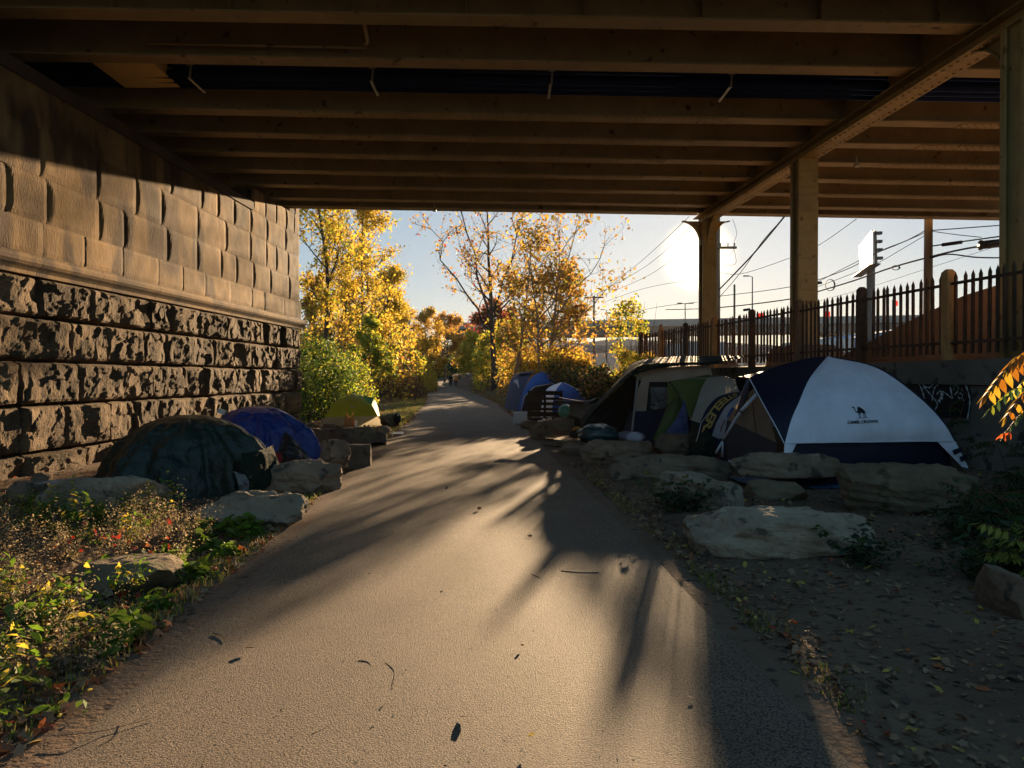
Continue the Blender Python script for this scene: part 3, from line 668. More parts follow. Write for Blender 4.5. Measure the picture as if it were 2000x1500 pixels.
# ---------------------------------------------------------------- cabin tent with dark green tarp
def mk_cabin():
    root = empty('cabin_tent', (0,0,0), 0, 'tan cabin tent with a dark window and navy base under a dark green tarp', 'tent')
    tan = fabric('tan_canvas', (.40,.31,.23), .85, .06); navy = fabric('navy_canvas', (.014,.02,.055), .7, 0); grey = fabric('slate_canvas', (.075,.095,.15), .75, .03)
    blk = fabric('black_mesh', (.012,.012,.012), .8, 0); foil = M('foil', (.35,.36,.36), .25, metal=1, var=.3, bump=.9, bscale=26, bdist=.04)
    Y = 18.5
    w = lambda u, v, d=0: W(u, v, Y+d)
    # front wall pieces around the window
    def poly(name, pts, mat, off=0, th=.012):
        q = MB(); q.prism([w(a, b, off) for a, b in pts], (0, th, 0)); return q.build(name, mat, root)
    poly('front_panel', [(1252,720),(1385,713),(1392,733),(1392,746),(1252,746)][::-1], tan)
    poly('front_panel', [(1252,746),(1268,746),(1262,803),(1238,803),(1246,760)], tan)
    poly('front_panel', [(1309,746),(1392,746),(1405,803),(1306,803)], tan)
    poly('window_mesh', [(1268,745),(1309,745),(1306,804),(1262,804)], blk, .03)
    q = MB(); q.grid(lambda a, b: w(1270+34*a, 756+44*b, .02)+Vector((0,-.10*abs(mnoise.noise(Vector((a*7,b*9,1))))-.05*abs(mnoise.noise(Vector((a*19,b*21,5)))),0)), 26, 28)
    q.build('foil_blanket', foil, root)
    poly('navy_base', [(1237,803),(1405,803),(1410,868),(1232,864)], navy)
    q = MB(); q.beam(w(1246,735,-.02), w(1232,862,-.02), .05, .03, up=(0,1,0)); q.build('corner_seam', fabric('pale_seam', (.3,.27,.25), .7, 0), root)
    # left side wall running back
    def side(name, pts, mat):
        q = MB(); q.add([Vector(p) for p in pts], [tuple(range(len(pts)))]); q.build(name, mat, root)
    a0, a1 = w(1246,803), w(1232,862); b0 = Vector((2.95, 21.3, .75)); b1 = Vector((2.85, 21.3, 0))
    tp = w(1252,722); tb = Vector((3.3, 21.2, 1.85))
    side('side_panel', [a1, a0, W(1203,803,20.8), W(1200,845,20.8)], grey)
    side('side_panel', [a0, w(1252,746), tb, W(1203,803,20.8)], blk)
    side('roof', [w(1252,720), w(1385,713), Vector((5.6,20,2.1)), Vector((5.3,21.3,2.0)), tb], tan)
    # tarp
    tarp = M('green_tarp', (.006,.022,.016), .7, var=.25, scale=2, bump=1., bscale=7, bdist=.10, spec=.06)
    # tarp: one sheet from the left ground corner up over the roof to the fence
    A = [W(1132,822,19.3), W(1160,790,18.8), W(1195,757,18.5), W(1236,722,18.35), W(1262,712,18.3), W(1320,708,18.4), W(1400,706,18.4), W(1450,699,18.4)]
    B = [W(1136,835,18.6), W(1152,812,18.4), W(1178,783,18.2), W(1212,750,18.1), W(1250,728,18.15), W(1320,715,18.2), W(1395,711,18.25), W(1452,698,18.3)]
    C = [W(1168,806,22), W(1180,775,22), W(1205,745,22), W(1232,712,22), W(1270,700,21.5), W(1320,696,21), W(1400,695,20), W(1455,695,19)]
    q = MB(); P1 = surf(A, B, wr=.05, wsc=3.5); q.grid(P1, 12, 60)
    P2 = surf(C, A, wr=.04, wsc=3., seed=3); q.grid(P2, 18, 60)
    o = q.build('tarp', tarp, None, smooth=True); tag(o, 'dark green tarp draped over the tan cabin tent and tied to the fence', 'tarp')
    # black sheet put in for the dark, shaded interior under the tarp
    q = MB(); P3 = surf([W(1134,832,18.9), W(1150,815,18.8), W(1180,785,18.75), W(1214,752,18.7), W(1243,735,18.7)], [W(1138,862,18.9), W(1160,866,19.0), W(1190,866,19.3), W(1215,860,19.7), W(1235,850,19.9)], wr=.06, wsc=4)
    q.grid(P3, 24, 24); q.build('interior_shade_sheet', fabric('black_tarp', (.010,.014,.013), .5, 0, spec=.4), root, smooth=True)
    q = MB(); q.tube([W(1085,784,20), W(1140,786,19.5), W(1168,781,19.0), W(1150,789,18.9)], [.05,.03,.05,.02], 6); q.grid(surf([W(1112,786,20), W(1112,812,20)], [W(1165,784,19), W(1150,820,19)], wr=.04), 8, 8); tag(q.build('folded_tarp', fabric('black_tarp', (.010,.014,.013)), None, smooth=True), 'black folded tarp edge stretched between the pallet and the green tarp', 'tarp')
mk_cabin()

def mk_greencream():
    root = empty('dome_tent', (0,0,0), 0, 'green and cream dome tent with open flap in front of the tan cabin tent', 'tent')
    green = fabric('olive_green', (.075,.12,.028), .7, .08); cream = fabric('cream_fly', (.36,.33,.27), .75, .08); brt = fabric('leaf_green', (.13,.21,.05), .7, .25)
    blue = M('blue_tarp_dark', (.014,.035,.12), .4, var=.3, bump=.8, bscale=8, bdist=.05, spec=.5)
    Y = 17.
    P0 = W(1307,744,16.6)
    cloth('green_panel', [W(1347,822,16.4), W(1336,790,16.45), W(1322,765,16.5), P0], [W(1350,818,16.5), W(1361,788,16.7), W(1370,760,16.9), W(1382,739,17.1)], 12, 16, green, root, bulge=(0,-.05,.05), wr=.012)
    cloth('cream_panel', [W(1347,820,16.5), W(1359,788,16.7), W(1369,760,16.9), W(1381,739,17.1), W(1400,735.5,17.2)], [W(1455,860,16.6), W(1478,830,16.8), W(1480,790,17.0), W(1462,755,17.1), W(1420,736,17.2)], 20, 16, cream, root, bulge=(0,-.3,.06), wr=.014)
    q = MB(); q.prism([P0, W(1382,739,17.1), W(1420,735,17.25), W(1440,738,18), W(1380,732,18.2)], (0,0,-.01)); q.build('roof_panel', green, root)
    q = MB(); q.prism([W(1304,746,17), W(1332,770,16.8), W(1304,790,16.9)], (0,.01,0)); q.build('flap', brt, root)
    q = MB(); q.prism([W(1304,790,16.9), W(1326,775,16.7), W(1335,792,16.7), W(1305,845,16.5), W(1290,866,16.4), W(1275,858,16.5)], (0,.01,0)); q.build('flap', green, root)
    q = MB(); q.grid(surf([W(1335,782,16.3), W(1322,815,16.2), W(1300,845,16.1)], [W(1338,782,16.3), W(1343,815,16.2), W(1345,852,16.1)], wr=.05, wsc=5), 14, 14); q.build('blue_tarp_flap', blue, root, smooth=True)
    piping([W(1307,744,16.55), W(1322,765,16.45), W(1336,790,16.4), W(1347,822,16.35)], .012, fabric('black_tarp', (.01,.014,.013)), root)
    piping([W(1276,858,16.3), W(1300,800,16.3), W(1320,776,16.4)], .008, fabric('black_tarp', (.01,.014,.013)), root)
    piping([P0, W(1345,741,16.9), W(1382,739,17.08), W(1420,735,17.2)], .012, cream, root)
mk_greencream()

def mk_blankets():
    dk = fabric('black_tarp', (.010,.014,.013)); navy = fabric('navy_blanket', (.018,.02,.04), .9, 0, bump=.5); wt = fabric('pale_blanket', (.33,.32,.33), .9, 0, bump=.5)
    yel = M('yellow_felt', (.42,.30,.09), .9, var=.2); blu = M('blue_felt', (.02,.08,.25), .9); ink = M('black_felt', (.008,.008,.01), .9)
    A = [W(1352,880,14.6), W(1362,845,14.7), W(1376,805,14.8), W(1398,778,15), W(1425,768,15.2), W(1448,765,15.3)]
    B = [W(1402,892,13.9), W(1415,865,14.1), W(1425,838,14.2), W(1436,810,14.4), W(1445,790,14.6), W(1452,775,14.9)]
    root = empty('blanket', (0,0,0), 0, 'navy blanket with big yellow letters heaped between the cream tent and the white tent', 'blanket')
    base, P = cloth('navy_cloth', A, B, 26, 30, navy, root, wr=.03, wsc=3)
    def sub(name, a, b, c, d, mat, off):
        q = MB(); q.grid(lambda u, v: P(a+(b-a)*u, c+(d-c)*v)+Vector((-.1,-1,.2)).normalized()*off, 10, 10); q.build(name, mat, root, smooth=True)
    sub('pale_cloth', .52, .98, .22, .95, wt, .02); sub('blue_patch', .74, .92, .50, .66, blu, .03); sub('red_stripe', .72, .75, .30, .45, M('red_felt', (.2,.02,.02), .9), .03)
    tcu = bpy.data.curves.new('l', 'FONT'); tcu.body = 'STEELERS'; tcu.size = 1; tcu.offset = .03; tcu.space_character = .92; tcu.resolution_u = 3
    to = bpy.data.objects.new('l', tcu); COL.objects.link(to); bpy.context.view_layer.update()
    dg = bpy.context.evaluated_depsgraph_get(); me = bpy.data.meshes.new_from_object(to.evaluated_get(dg))
    tcu.offset = .065; bpy.context.view_layer.update(); me2 = bpy.data.meshes.new_from_object(to.evaluated_get(bpy.context.evaluated_depsgraph_get())); bpy.data.objects.remove(to)
    for m_, mat, off in ((me, yel, .042), (me2, ink, .034)):
        xs = [v.co.x for v in me.vertices] if m_ is me else xs
        if m_ is me: x0, x1 = min(xs), max(xs)
        for v in m_.vertices:
            t = (v.co.x-x0)/(x1-x0)      # letters run up the blanket, tops facing its outer edge
            v.co = P(.15+.27*v.co.y/.72, .18+.70*(1-t))+Vector((-.1,-1,.2)).normalized()*off
        m_.materials.append(mat); link('lettering', m_, root)
    # dark heap of tarp under it
    q = MB(); q.grid(surf([W(1345,893,14.5), W(1346,850,14.9), W(1352,822,15.4)], [W(1402,900,13.7), W(1395,862,14.0), W(1380,830,14.6)], wr=.09, wsc=4), 24, 20)
    tag(q.build('tarp_heap', M('green_tarp', (.012,.035,.028)), None, smooth=True), 'dark green tarp heaped on the ground behind the upright block', 'tarp')
mk_blankets()

def mk_farblue():
    greyb = fabric('slate_blue', (.045,.05,.10), .7, .05); blue = fabric('bright_blue', (.02,.09,.36), .6, .15); white = fabric('white_window', (.42,.42,.45), .7, .1); mesh = fabric('dark_mesh', (.025,.027,.035), .8, 0); wt = fabric('white_ripstop', (.60,.61,.68))
    root = empty('cabin_tent', (0,0,0), 0, 'farthest grey-blue cabin tent with a bright blue front porch behind the pallet', 'tent')
    Y = 35
    def poly(name, pts, mat, Y0, th=.02, par=root):
        q = MB(); q.prism([W(a, b, Y0) for a, b in pts], (0, th, 0)); return q.build(name, mat, par)
    cloth('left_panel', [W(985,798,35.5), W(992,760,35.6), W(1000,738,35.8), W(1016,727,36)], [W(1012,803,34), W(1021,770,34.1), W(1030,745,34.3), W(1040,728,34.6)], 10, 14, greyb, root, bulge=(-.1,-.1,.05), wr=.02)
    cloth('roof', [W(1016,727,36), W(1008,730,35)], [W(1048,724,36.5), W(1040,729,34.5)], 6, 4, greyb, root)
    cloth('window_panel', [W(997,786,34.9), W(1001,760,34.9), W(1005,741,35.1)], [W(1013,782,34.4), W(1014,760,34.4), W(1012,742,34.7)], 6, 8, white, root)
    cloth('porch_side', [W(1012,802,33.8), W(1018,776,33.8), W(1026,756,33.9), W(1040,735,34.2), W(1062,724.5,34.6)], [W(1040,800,33.4), W(1046,770,33.4), W(1066,751,33.4), W(1086,749,33.4), W(1090,732,34.2)], 14, 12, blue, root, bulge=(0,-.1,.1), wr=.02)
    poly('porch_opening', [(1020,802),(1026,775),(1045,756),(1080,750),(1088,800)], mesh, 33.3)
    piping([W(1018,802,33.2), W(1024,775,33.2), W(1044,755,33.2), W(1082,749,33.2)], .025, white, root)
    r2 = empty('dome_tent', (0,0,0), 0, 'small dome tent half white and half bright blue seen behind the pallet', 'tent')
    ap = W(1098,747,31)
    cloth('white_panel', [W(1055,815,30), W(1060,780,30.1), W(1070,758,30.4), W(1094,747,31)], [W(1078,815,29.8), W(1080,785,29.9), W(1086,762,30.2), ap], 8, 12, wt, r2, bulge=(0,-.1,0))
    cloth('blue_panel', [W(1078,815,29.8), W(1080,785,29.9), W(1086,762,30.2), ap], [W(1155,812,30.2), W(1150,788,30.3), W(1130,762,30.6), W(1104,748,31)], 16, 14, blue, r2, bulge=(0,-.2,.03), wr=.02)
    cloth('back_panel', [W(1155,812,30.2), W(1150,788,30.3), W(1130,762,30.6), ap], [W(1070,812,33), W(1074,788,32.6), W(1084,765,32), ap], 8, 8, blue, r2)
    piping([W(1155,810,30.1), W(1150,788,30.2), W(1130,762,30.5), W(1102,748,30.9)], .02, wt, r2)
mk_farblue()

def mk_lefttents():
    tarp = M('green_tarp', (.012,.035,.028)); bt = M('blue_tarp', (.010,.035,.19), .33, var=.25, scale=2, bump=.9, bscale=6, bdist=.07, spec=.5)
    sil = M('silver_tarp', (.30,.32,.33), .35, var=.4, scale=5, bump=.8, bscale=9, bdist=.06, spec=.6)
    def domecloth(name, label, c, rx, ry, h, mat, seed, flap=1.0, pw=2.2, nu=190, nv=70, rot=0):
        q = MB(); r = random.Random(seed)
        def P(u, v):
            t = u*2*math.pi; k = 1-v; ct, st = math.cos(t), math.sin(t)
            k = min(1, k)
            prof = (1-k**pw)**(1/1.7)
            rr = k*(1+.05*mnoise.noise(Vector((ct*1.5, st*1.5, seed))))
            if k > .8: rr *= 1+.10*(k-.8)/.2*abs(mnoise.noise(Vector((ct*4, st*4, seed))))
            sq = (abs(ct)**1.35+abs(st)**1.35)**(-1/1.35)*1.12; rr *= 1+(sq-1)*min(1, k*1.2)
            p = Vector((rx*rr*ct, ry*rr*st, h*prof))
            fold = abs(mnoise.noise(Vector((ct*5+k, st*5, k*1.2+seed))))*.20*k + .045*mnoise.fractal(Vector((p.x*3, p.y*3, p.z*3+seed)), 1, 2, 4)
            ridge = .10*math.exp(-((st*rr*1.0-.12*math.sin(ct*3))/.06)**2)*(1 if ct > 0 else .2)
            drape = .07*math.sin(t*11+4*mnoise.noise(Vector((ct*2,st*2,seed))))*sm(.45, 1, k)+.03*abs(mnoise.noise(Vector((p.x*6, p.y*6, p.z*2.5))))
            v1 = mnoise.voronoi(Vector((p.x*2.6, p.y*2.6, p.z*2.6+seed)))[0]; v2 = mnoise.voronoi(Vector((p.x*6, p.y*6, p.z*4+seed)))[0]
            drape += -.10*max(0, .35-(v1[1]-v1[0])) - .012*max(0, .4-(v2[1]-v2[0]))
            p += Vector((ct, st, .8)).normalized()*(fold+ridge*.5+drape)*k
            return p
        q.grid(P, nu, nv); o = q.build(name, mat, None, smooth=True); o.location = (*c, -.02); o.rotation_euler = (0,0,rot)
        return tag(o, label, 'tent')
    gt = M('green_tarp_shiny', (.006,.020,.013), .4, var=.25, scale=2, bump=.8, bscale=8, bdist=.06, spec=.4)
    domecloth('tarp_tent', 'low dome tent wrapped in dark green tarp, nearest on the left', (-4.72, 10.85), 1.24, 1.15, 1.08, gt, 3, rot=-.35)
    q = MB(); q.grid(surf([W(470,886,9.9), W(505,880,10.2), W(532,870,10.6)], [W(478,985,9.7), W(512,960,10.1), W(552,925,10.7)], wr=.05, wsc=4), 20, 24); tag(q.build('tarp_flap', tarp, None, smooth=True), 'loose corner of dark green tarp hanging down to the brown boulder', 'tarp')
    q = MB(); q.grid(surf([W(455,920,9.75), W(464,945,9.7), W(466,972,9.7)], [W(478,928,9.8), W(486,942,9.75), W(484,962,9.7)], wr=.06, wsc=9), 10, 10); tag(q.build('plastic_sheet', M('wet_plastic', (.10,.11,.11), .25, var=.4, scale=5, bump=.9, bscale=12, bdist=.06, spec=.8), None, smooth=True), 'crumpled clear plastic catching the sun at the green tarp corner', 'sheet')
    domecloth('tarp_tent', 'dome tent wrapped in bright blue tarp behind the dark green one', (-5.05, 14.7), 1.1, 1.05, 1.06, bt, 9, rot=-.3)
    q = MB(); q.grid(surf([W(556,842,13.9), W(572,856,13.9), W(604,892,14.0)], [W(535,905,13.6), W(565,905,13.5), W(606,903,13.8)], wr=.08, wsc=6), 24, 18)
    tag(q.build('plastic_sheet', M('black_plastic', (.012,.013,.014), .25, var=.3, bump=.9, bscale=10, bdist=.06, spec=.6), None, smooth=True), 'black plastic sheet gathered at the front of the blue tarp tent', 'sheet')
    q = MB(); q.grid(surf([W(532,880,13.3), W(534,903,13.2)], [W(550,886,13.2), W(551,902,13.1)], wr=.03, wsc=9), 6, 6); tag(q.build('cloth', M('red_cloth', (.28,.012,.02), .8), None, smooth=True), 'red cloth corner showing between the two tarp tents', 'cloth')
    q = MB(); q.box(W(433,804,14.5), (.14,.1,.08), 0, Matrix.Rotation(.4,3,'Y')); tag(q.build('package', M('white_pack', (.65,.62,.55), .7), None), 'small white package on top of the blue tarp tent', 'package')
    # small green dome with pale skirt
    root = empty('dome_tent', (0,0,0), 0, 'small olive green dome tent with a cream base by the left path edge', 'tent')
    g = fabric('olive_fly', (.26,.31,.05), .65, .5); cr = fabric('cream_skirt', (.45,.40,.30), .8, .3); teal = fabric('teal_fly', (.10,.22,.17), .65, .3)
    ap = W(692,768,25.2)
    L = [W(634,815,24.6), W(645,797,24.7), W(662,778,24.9), ap]; Rr = [W(737,813,24.2), W(729,797,24.3), W(716,779,24.7), ap]
    fo, PP = cloth('front_fly', L, Rr, 24, 20, g, root, bulge=(0,-.25,.04), wr=.015)
    cloth('right_fly', Rr, [W(742,812,26), W(736,790,25.9), W(728,779,25.8), ap], 8, 12, g, root, bulge=(.05,0,0))
    q = MB(); q.prism([W(709,772,24.5), W(730,777,24.3), W(726,790,24.3), W(716,785,24.4)], (0,.01,0)); q.build('vent_flap', teal, root)
    q = MB(); q.grid(lambda u, v: PP(u, 0).lerp(Vector((W(627,830,24.4).x+(W(750,830,24.0).x-W(627,830,24.4).x)*u, 24.2, 0))+Vector((0,-.2*math.sin(math.pi*u),0)), v), 24, 5); q.build('cream_skirt', cr, root, smooth=True)
    cloth('back_fly', [W(742,812,26), W(736,790,25.9), W(728,779,25.8), ap], [W(634,815,26.5), W(645,797,26.2), W(662,778,25.9), ap], 10, 10, g, root, bulge=(0,.2,0))
    piping([p+Vector((0,-.01,0)) for p in curve(Rr)], .014, M('dark_trim', (.03,.035,.02), .7), root)
    q = MB(); q.prism([PP(.60,.33)+Vector((-.18,-.03,.03)), PP(.60,.33)+Vector((.02,-.03,-.03)), PP(.60,.33)+Vector((.0,-.03,.03)), PP(.60,.33)+Vector((-.12,-.03,.08))], (0,.005,0)); q.build('pale_mark', cr, root)
mk_lefttents()

# ---------------------------------------------------------------- belongings
def mk_clutter():
    wood = M('pallet_wood', (.03,.022,.016), .85, var=.4, scale=6, bump=.5, bscale=30, stretch=(.3,1,3))
    root = empty('pallet', (0,0,0), 0, 'dark wooden pallet standing upright between the white cooler and the teal bag', 'pallet')
    Y = 27.4
    for (v0, v1) in ((763,771),(775.5,780.5),(785,791),(796,801),(804,813)):
        q = MB(); a = W(1031,(v0+v1)/2,Y); b = W(1099,(v0+v1)/2+1,Y-.1); q.beam(a, b, .03, (v1-v0)*Y/F); q.build('slat', wood, root)
    for u in (1034, 1064, 1096):
        q = MB(); q.beam(W(u,763,Y+.06), W(u,823,Y+.06), .05, .09, up=(1,0,0)); q.build('stringer', wood, root)
    q = MB(); q.box(W(1066,818,Y-.25), (1.3,.5,.06)); q.box(W(1066,823,Y-.25), (1.2,.45,.1)); q.build('base', wood, root)
    white = M('white_plastic', (.62,.63,.66), .5, var=.05)
    r2 = empty('cooler', (0,0,0), 0, 'white plastic cooler box at the foot of the upright pallet', 'cooler'); c = G(1016, 828); c.y = 25.8; c.x = .28
    q = MB(); q.box((c.x, c.y, .19), (.46,.36,.34)); q.build('tub', white, r2); q = MB(); q.box((c.x, c.y, .385), (.49,.39,.05)); q.build('lid', white, r2)
    def blob(u, v, w, h, Y0, mat, name, label, cat, seed, dep=None, wr=.05, z=None):
        q = MB(); c = W(u, v, Y0); wx = w*Y0/F/2; hz = h*Y0/F; dy = dep or wx*.8
        def P(a, b):
            t = a*2*math.pi; p = (b-.5)*math.pi; n = Vector((math.cos(t)*math.cos(p), math.sin(t)*math.cos(p), math.sin(p)))
            k = 1+wr*2*mnoise.fractal(n*2.2+Vector((seed,0,0)), 1, 2, 4)+wr*abs(mnoise.noise(n*6+Vector((0,seed,0))))
            return Vector((n.x*wx*k, n.y*dy*k, max(-.48, n.z*.5*k)*hz+hz*.48))
        q.grid(P, 28, 16); o = q.build(name, mat, None, smooth=True); o.location = c; return tag(o, label, cat)
    blob(1105, 816, 30, 26, 21, M('teal_bag_plastic', (.03,.19,.15), .4, spec=.5), 'bag', 'teal plastic bag stuffed full beside the pallet', 'bag', 2)
    blob(1118, 846, 34, 38, 20, M('wicker', (.075,.05,.035), .9, bump=.8, bscale=40), 'basket', 'round brown bundle leaning under the teal bag', 'bundle', 3)
    blob(1168, 866, 78, 38, 16.2, M('green_sack', (.008,.04,.045), .25, var=.3, bump=.9, bscale=7, bdist=.05, spec=.6), 'sack', 'dark green rubbish sack on the boulders before the cabin tent', 'sack', 4, wr=.09)
    blob(1240, 866, 34, 22, 15.7, M('white_sack', (.40,.41,.47), .5, bump=.3), 'pillow', 'white pillow-like bundle on the lumpy boulder', 'pillow', 5, wr=.03)
    blob(1230, 862, 62, 20, 16.6, M('lilac_cloth', (.20,.17,.21), .85, bump=.4), 'blanket', 'lilac grey rolled blanket behind the white bundle', 'blanket', 6)
    blob(1125, 856, 30, 18, 17.5, M('dark_bag', (.02,.016,.014), .6), 'bag', 'dark bag with a yellow rim beside the dark green sack', 'bag', 7)
    q = MB(); q.tube([W(1119,839,17.3), W(1128,836,17.2), W(1137,839,17.3)], .04, 6); tag(q.build('cloth', M('yellow_cloth', (.45,.22,.03), .7), None, smooth=True), 'yellow cloth edge on top of the dark bag', 'cloth')
    q = MB(); q.tube(curve([W(1056,824,21), W(1062,819,21), W(1068,823,21), W(1072,817,21), W(1078,820,21), W(1080,825,21)]), .02, 6); q.tube(curve([W(1050,823,21), W(1060,822,21), W(1070,825,21)]), .025, 6)
    tag(q.build('rope', M('white_rope', (.6,.55,.5), .8), None, smooth=True), 'coil of white cord lying on the stones below the pallet', 'rope')
    # paper bag on the slab
    rp = empty('paper_bag', (0,0,0), 0, 'open brown paper bag standing on the long dark slab', 'bag'); pm = M('kraft_paper', (.42,.22,.07), .8, transl=.35, bump=.6, bscale=12)
    b = W(683, 836, 18.2); q = MB()
    def P(a, v):
        t = a*2*math.pi; s_ = (abs(math.cos(t))**5+abs(math.sin(t))**5)**-.2
        return b+Vector((math.cos(t)*s_*.125*(1-.3*v+.12*math.sin(5*v+a*9)), math.sin(t)*s_*.08*(1-.3*v), v*(.33+.07*math.cos(2*t+.5)+.02*math.sin(t*7))))
    q.grid(P, 24, 8); q.build('bag_wall', pm, rp)
    q = MB(); q.box(b+Vector((.03,-.16,-.0)), (.26,.16,.02), 0, Matrix.Rotation(.1,3,'Y')); tag(q.build('tray', M('white_pack', (.65,.62,.55), .7), None), 'white food tray lying beside the paper bag', 'tray')
    q = MB(); q.box(b+Vector((.155,-.02,.08)), (.04,.04,.2)); tag(q.build('cup', M('white_pack', (.65,.62,.55), .7), None), 'white paper cup standing right of the paper bag', 'cup')
    blob(776, 828, 14, 22, 23.5, M('dark_bag', (.02,.016,.014), .6), 'bag', 'small black bag by the path, right of the rounded boulder', 'bag', 8)
    q = MB(); q.tube([W(777,812,23.4), W(778,808,23.4)], [.03,.03], 8); tag(q.build('cup', M('white_pack', (.65,.62,.55)), None), 'white cup on top of the small black bag', 'cup')
    q = MB(); q.grid(lambda u, v: G(762+26*u, 845+5*v)+Vector((0,0,.03+.03*nz(u*4,v*4,2,2))), 8, 4); tag(q.build('litter', M('white_pack', (.65,.62,.55)), None), 'scraps of pale paper by the left path edge near the green tent', 'litter')
    q = MB(); q.tube(curve([W(1092,776,24), W(1120,781,22.5), W(1150,784,21), W(1172,777,19.5)], 12), .008, 4); tag(q.build('guy_line', M('white_rope', (.6,.55,.5)), None), 'thin pale guy line from the blue dome tent to the green tarp', 'guy line')
    q = MB(); q.tube(curve([W(1385,806,14.6), W(1370,826,14.5), W(1366,842,14.4), W(1360,862,14.3)], 12), .007, 4); tag(q.build('cord', M('white_rope', (.6,.55,.5)), None), 'loose pale cord hanging over the tarp heap beside the lettered blanket', 'cord')
    # white sheet and board on the slab near the wall
    q = MB(); c = W(108, 940, 9.4); q.box(c, (.36,.3,.012), 0, Matrix.Rotation(-.08,3,'Y')); tag(q.build('board', M('grey_board', (.25,.25,.23), .6), None), 'grey board lying behind the dark grey slab near the abutment', 'board')
    q = MB(); c = W(128, 938, 9.2); q.box(c, (.20,.12,.01), 0, Matrix.Rotation(-.12,3,'Y')); tag(q.build('paper_sheet', M('white_pack', (.65,.62,.55)), None), 'white paper sheet on the grey board', 'paper')
mk_clutter()

# ---------------------------------------------------------------- walkers
def person(u, foot, Y, H, label, top, legs, hair, seed, phase=1):
    p = W(u, foot, Y); s = H/1.75; skin = M('skin', (.28,.17,.11), .6)
    root = empty('person', p, 0, label, 'person')
    J = dict(pel=(0,0,.93), ch=(0,.01,1.28), nk=(0,0,1.46), hd=(0,-.01,1.60), tp=(0,-.01,1.72), lh=(-.10,0,.9), lk=(-.11,-.08*phase,.5), lf=(-.11,.06*phase,.07), lt=(-.12,-.10*phase-.05,.03), rh=(.10,0,.9), rk=(.11,.03*phase,.5), rf=(.11,.2*phase,.09), rt=(.12,.05*phase,.03),
             ls=(-.19,0,1.40), le=(-.25,.05*phase,1.12), lw=(-.27,-.08*phase,.87), ln=(-.27,-.10*phase,.78), rs=(.19,0,1.40), re=(.25,-.04*phase,1.12), rw=(.27,-.10*phase,.88), rn=(.27,-.14*phase,.79))
    E = 'pel-ch ch-nk nk-hd hd-tp pel-lh lh-lk lk-lf lf-lt pel-rh rh-rk rk-rf rf-rt ch-ls ls-le le-lw lw-ln ch-rs rs-re re-rw rw-rn'.split()
    rad = dict(pel=.15,ch=.17,nk=.06,hd=.10,tp=.07,lh=.10,lk=.065,lf=.045,lt=.04,rh=.10,rk=.065,rf=.045,rt=.04,ls=.075,le=.05,lw=.035,ln=.035,rs=.075,re=.05,rw=.035,rn=.035)
    def skinobj(name, keys, edges, mat, grow=0, par=root):
        ks = list(keys); me = bpy.data.meshes.new(name); me.from_pydata([Vector(J[k])*s for k in ks], [tuple(ks.index(x) for x in e.split('-')) for e in edges], [])
        me.materials.append(mat); o = link(name, me, par); md = o.modifiers.new('skin', 'SKIN'); sv = me.skin_vertices[0].data
        for i, k in enumerate(ks): sv[i].radius = ((rad[k]+grow)*s,)*2
        sv[0].use_root = True; o.modifiers.new('sub', 'SUBSURF').levels = 1; o.modifiers['sub'].render_levels = 1; return o
    skinobj('body', J.keys(), E, skin)
    skinobj('trousers', ['pel','lh','lk','lf','rh','rk','rf'], ['pel-lh','lh-lk','lk-lf','pel-rh','rh-rk','rk-rf'], legs, .022)
    skinobj('jacket', ['ch','pel','nk','ls','le','lw','rs','re','rw'], ['ch-pel','ch-nk','ch-ls','ls-le','le-lw','ch-rs','rs-re','re-rw'], top, .03)
    q = MB(); q.grid(lambda a, b: Vector((math.cos(a*6.283)*math.sin(b*2.0)*.115, math.sin(a*6.283)*math.sin(b*2.0)*.125+.02, math.cos(b*2.0)*.125+1.63))*s, 12, 6); q.build('hair', hair, root, smooth=True)
def mk_people():
    blk = M('black_clothes', (.015,.015,.018), .9); org = M('orange_jacket', (.62,.27,.03), .8); gry = M('grey_clothes', (.10,.09,.10), .9); wht = M('pale_clothes', (.5,.45,.42), .9)
    hair = M('dark_hair', (.02,.014,.01), .8)
    person(880, 755.6, 109, 1.80, 'walker all in black, leftmost of the people on the path', blk, blk, hair, 1)
    person(891, 757.5, 104, 1.75, 'walker in an orange jacket in the middle of the path', org, gry, hair, 2, -1)
    person(896, 753.5, 118, 1.72, 'walker in pale and dark clothes just behind the orange jacket', blk, wht, hair, 3)
mk_people()
# ---------------------------------------------------------------- trees and plants
def leafmat(name, c, tr=.58, rough=.6): return MATS[name] if name in MATS else M(name, c, rough, var=.35, scale=1.5, spec=.25, transl=tr)
LY = [leafmat('leaf_yellow', (.60,.45,.055)), leafmat('leaf_gold', (.52,.34,.04)), leafmat('leaf_lime', (.30,.34,.035)), leafmat('leaf_rust', (.30,.15,.035))]
LO = [leafmat('leaf_orange', (.46,.24,.045)), leafmat('leaf_brown', (.22,.12,.045)), leafmat('leaf_gold', 0), leafmat('leaf_olive', (.20,.19,.045))]
LR = [leafmat('leaf_red', (.28,.05,.03)), leafmat('leaf_brown', 0), leafmat('leaf_orange', 0)]
LG = [leafmat('leaf_green', (.08,.15,.02)), leafmat('leaf_lime', 0), leafmat('leaf_deep', (.035,.075,.015)), leafmat('leaf_yellow', 0)]
LD = [leafmat('leaf_shade', (.028,.05,.018), .3), leafmat('leaf_deep', 0), leafmat('leaf_olive', 0)]
BARK = M('bark', (.045,.033,.024), .95, scale=6, col2=(.10,.075,.055), bump=.8, bscale=18, bdist=.03, stretch=(1,1,.25))
BARKL = M('pale_bark', (.16,.125,.09), .9, scale=4, col2=(.28,.22,.16), bump=.5, bscale=18, bdist=.02, stretch=(1,1,.3))
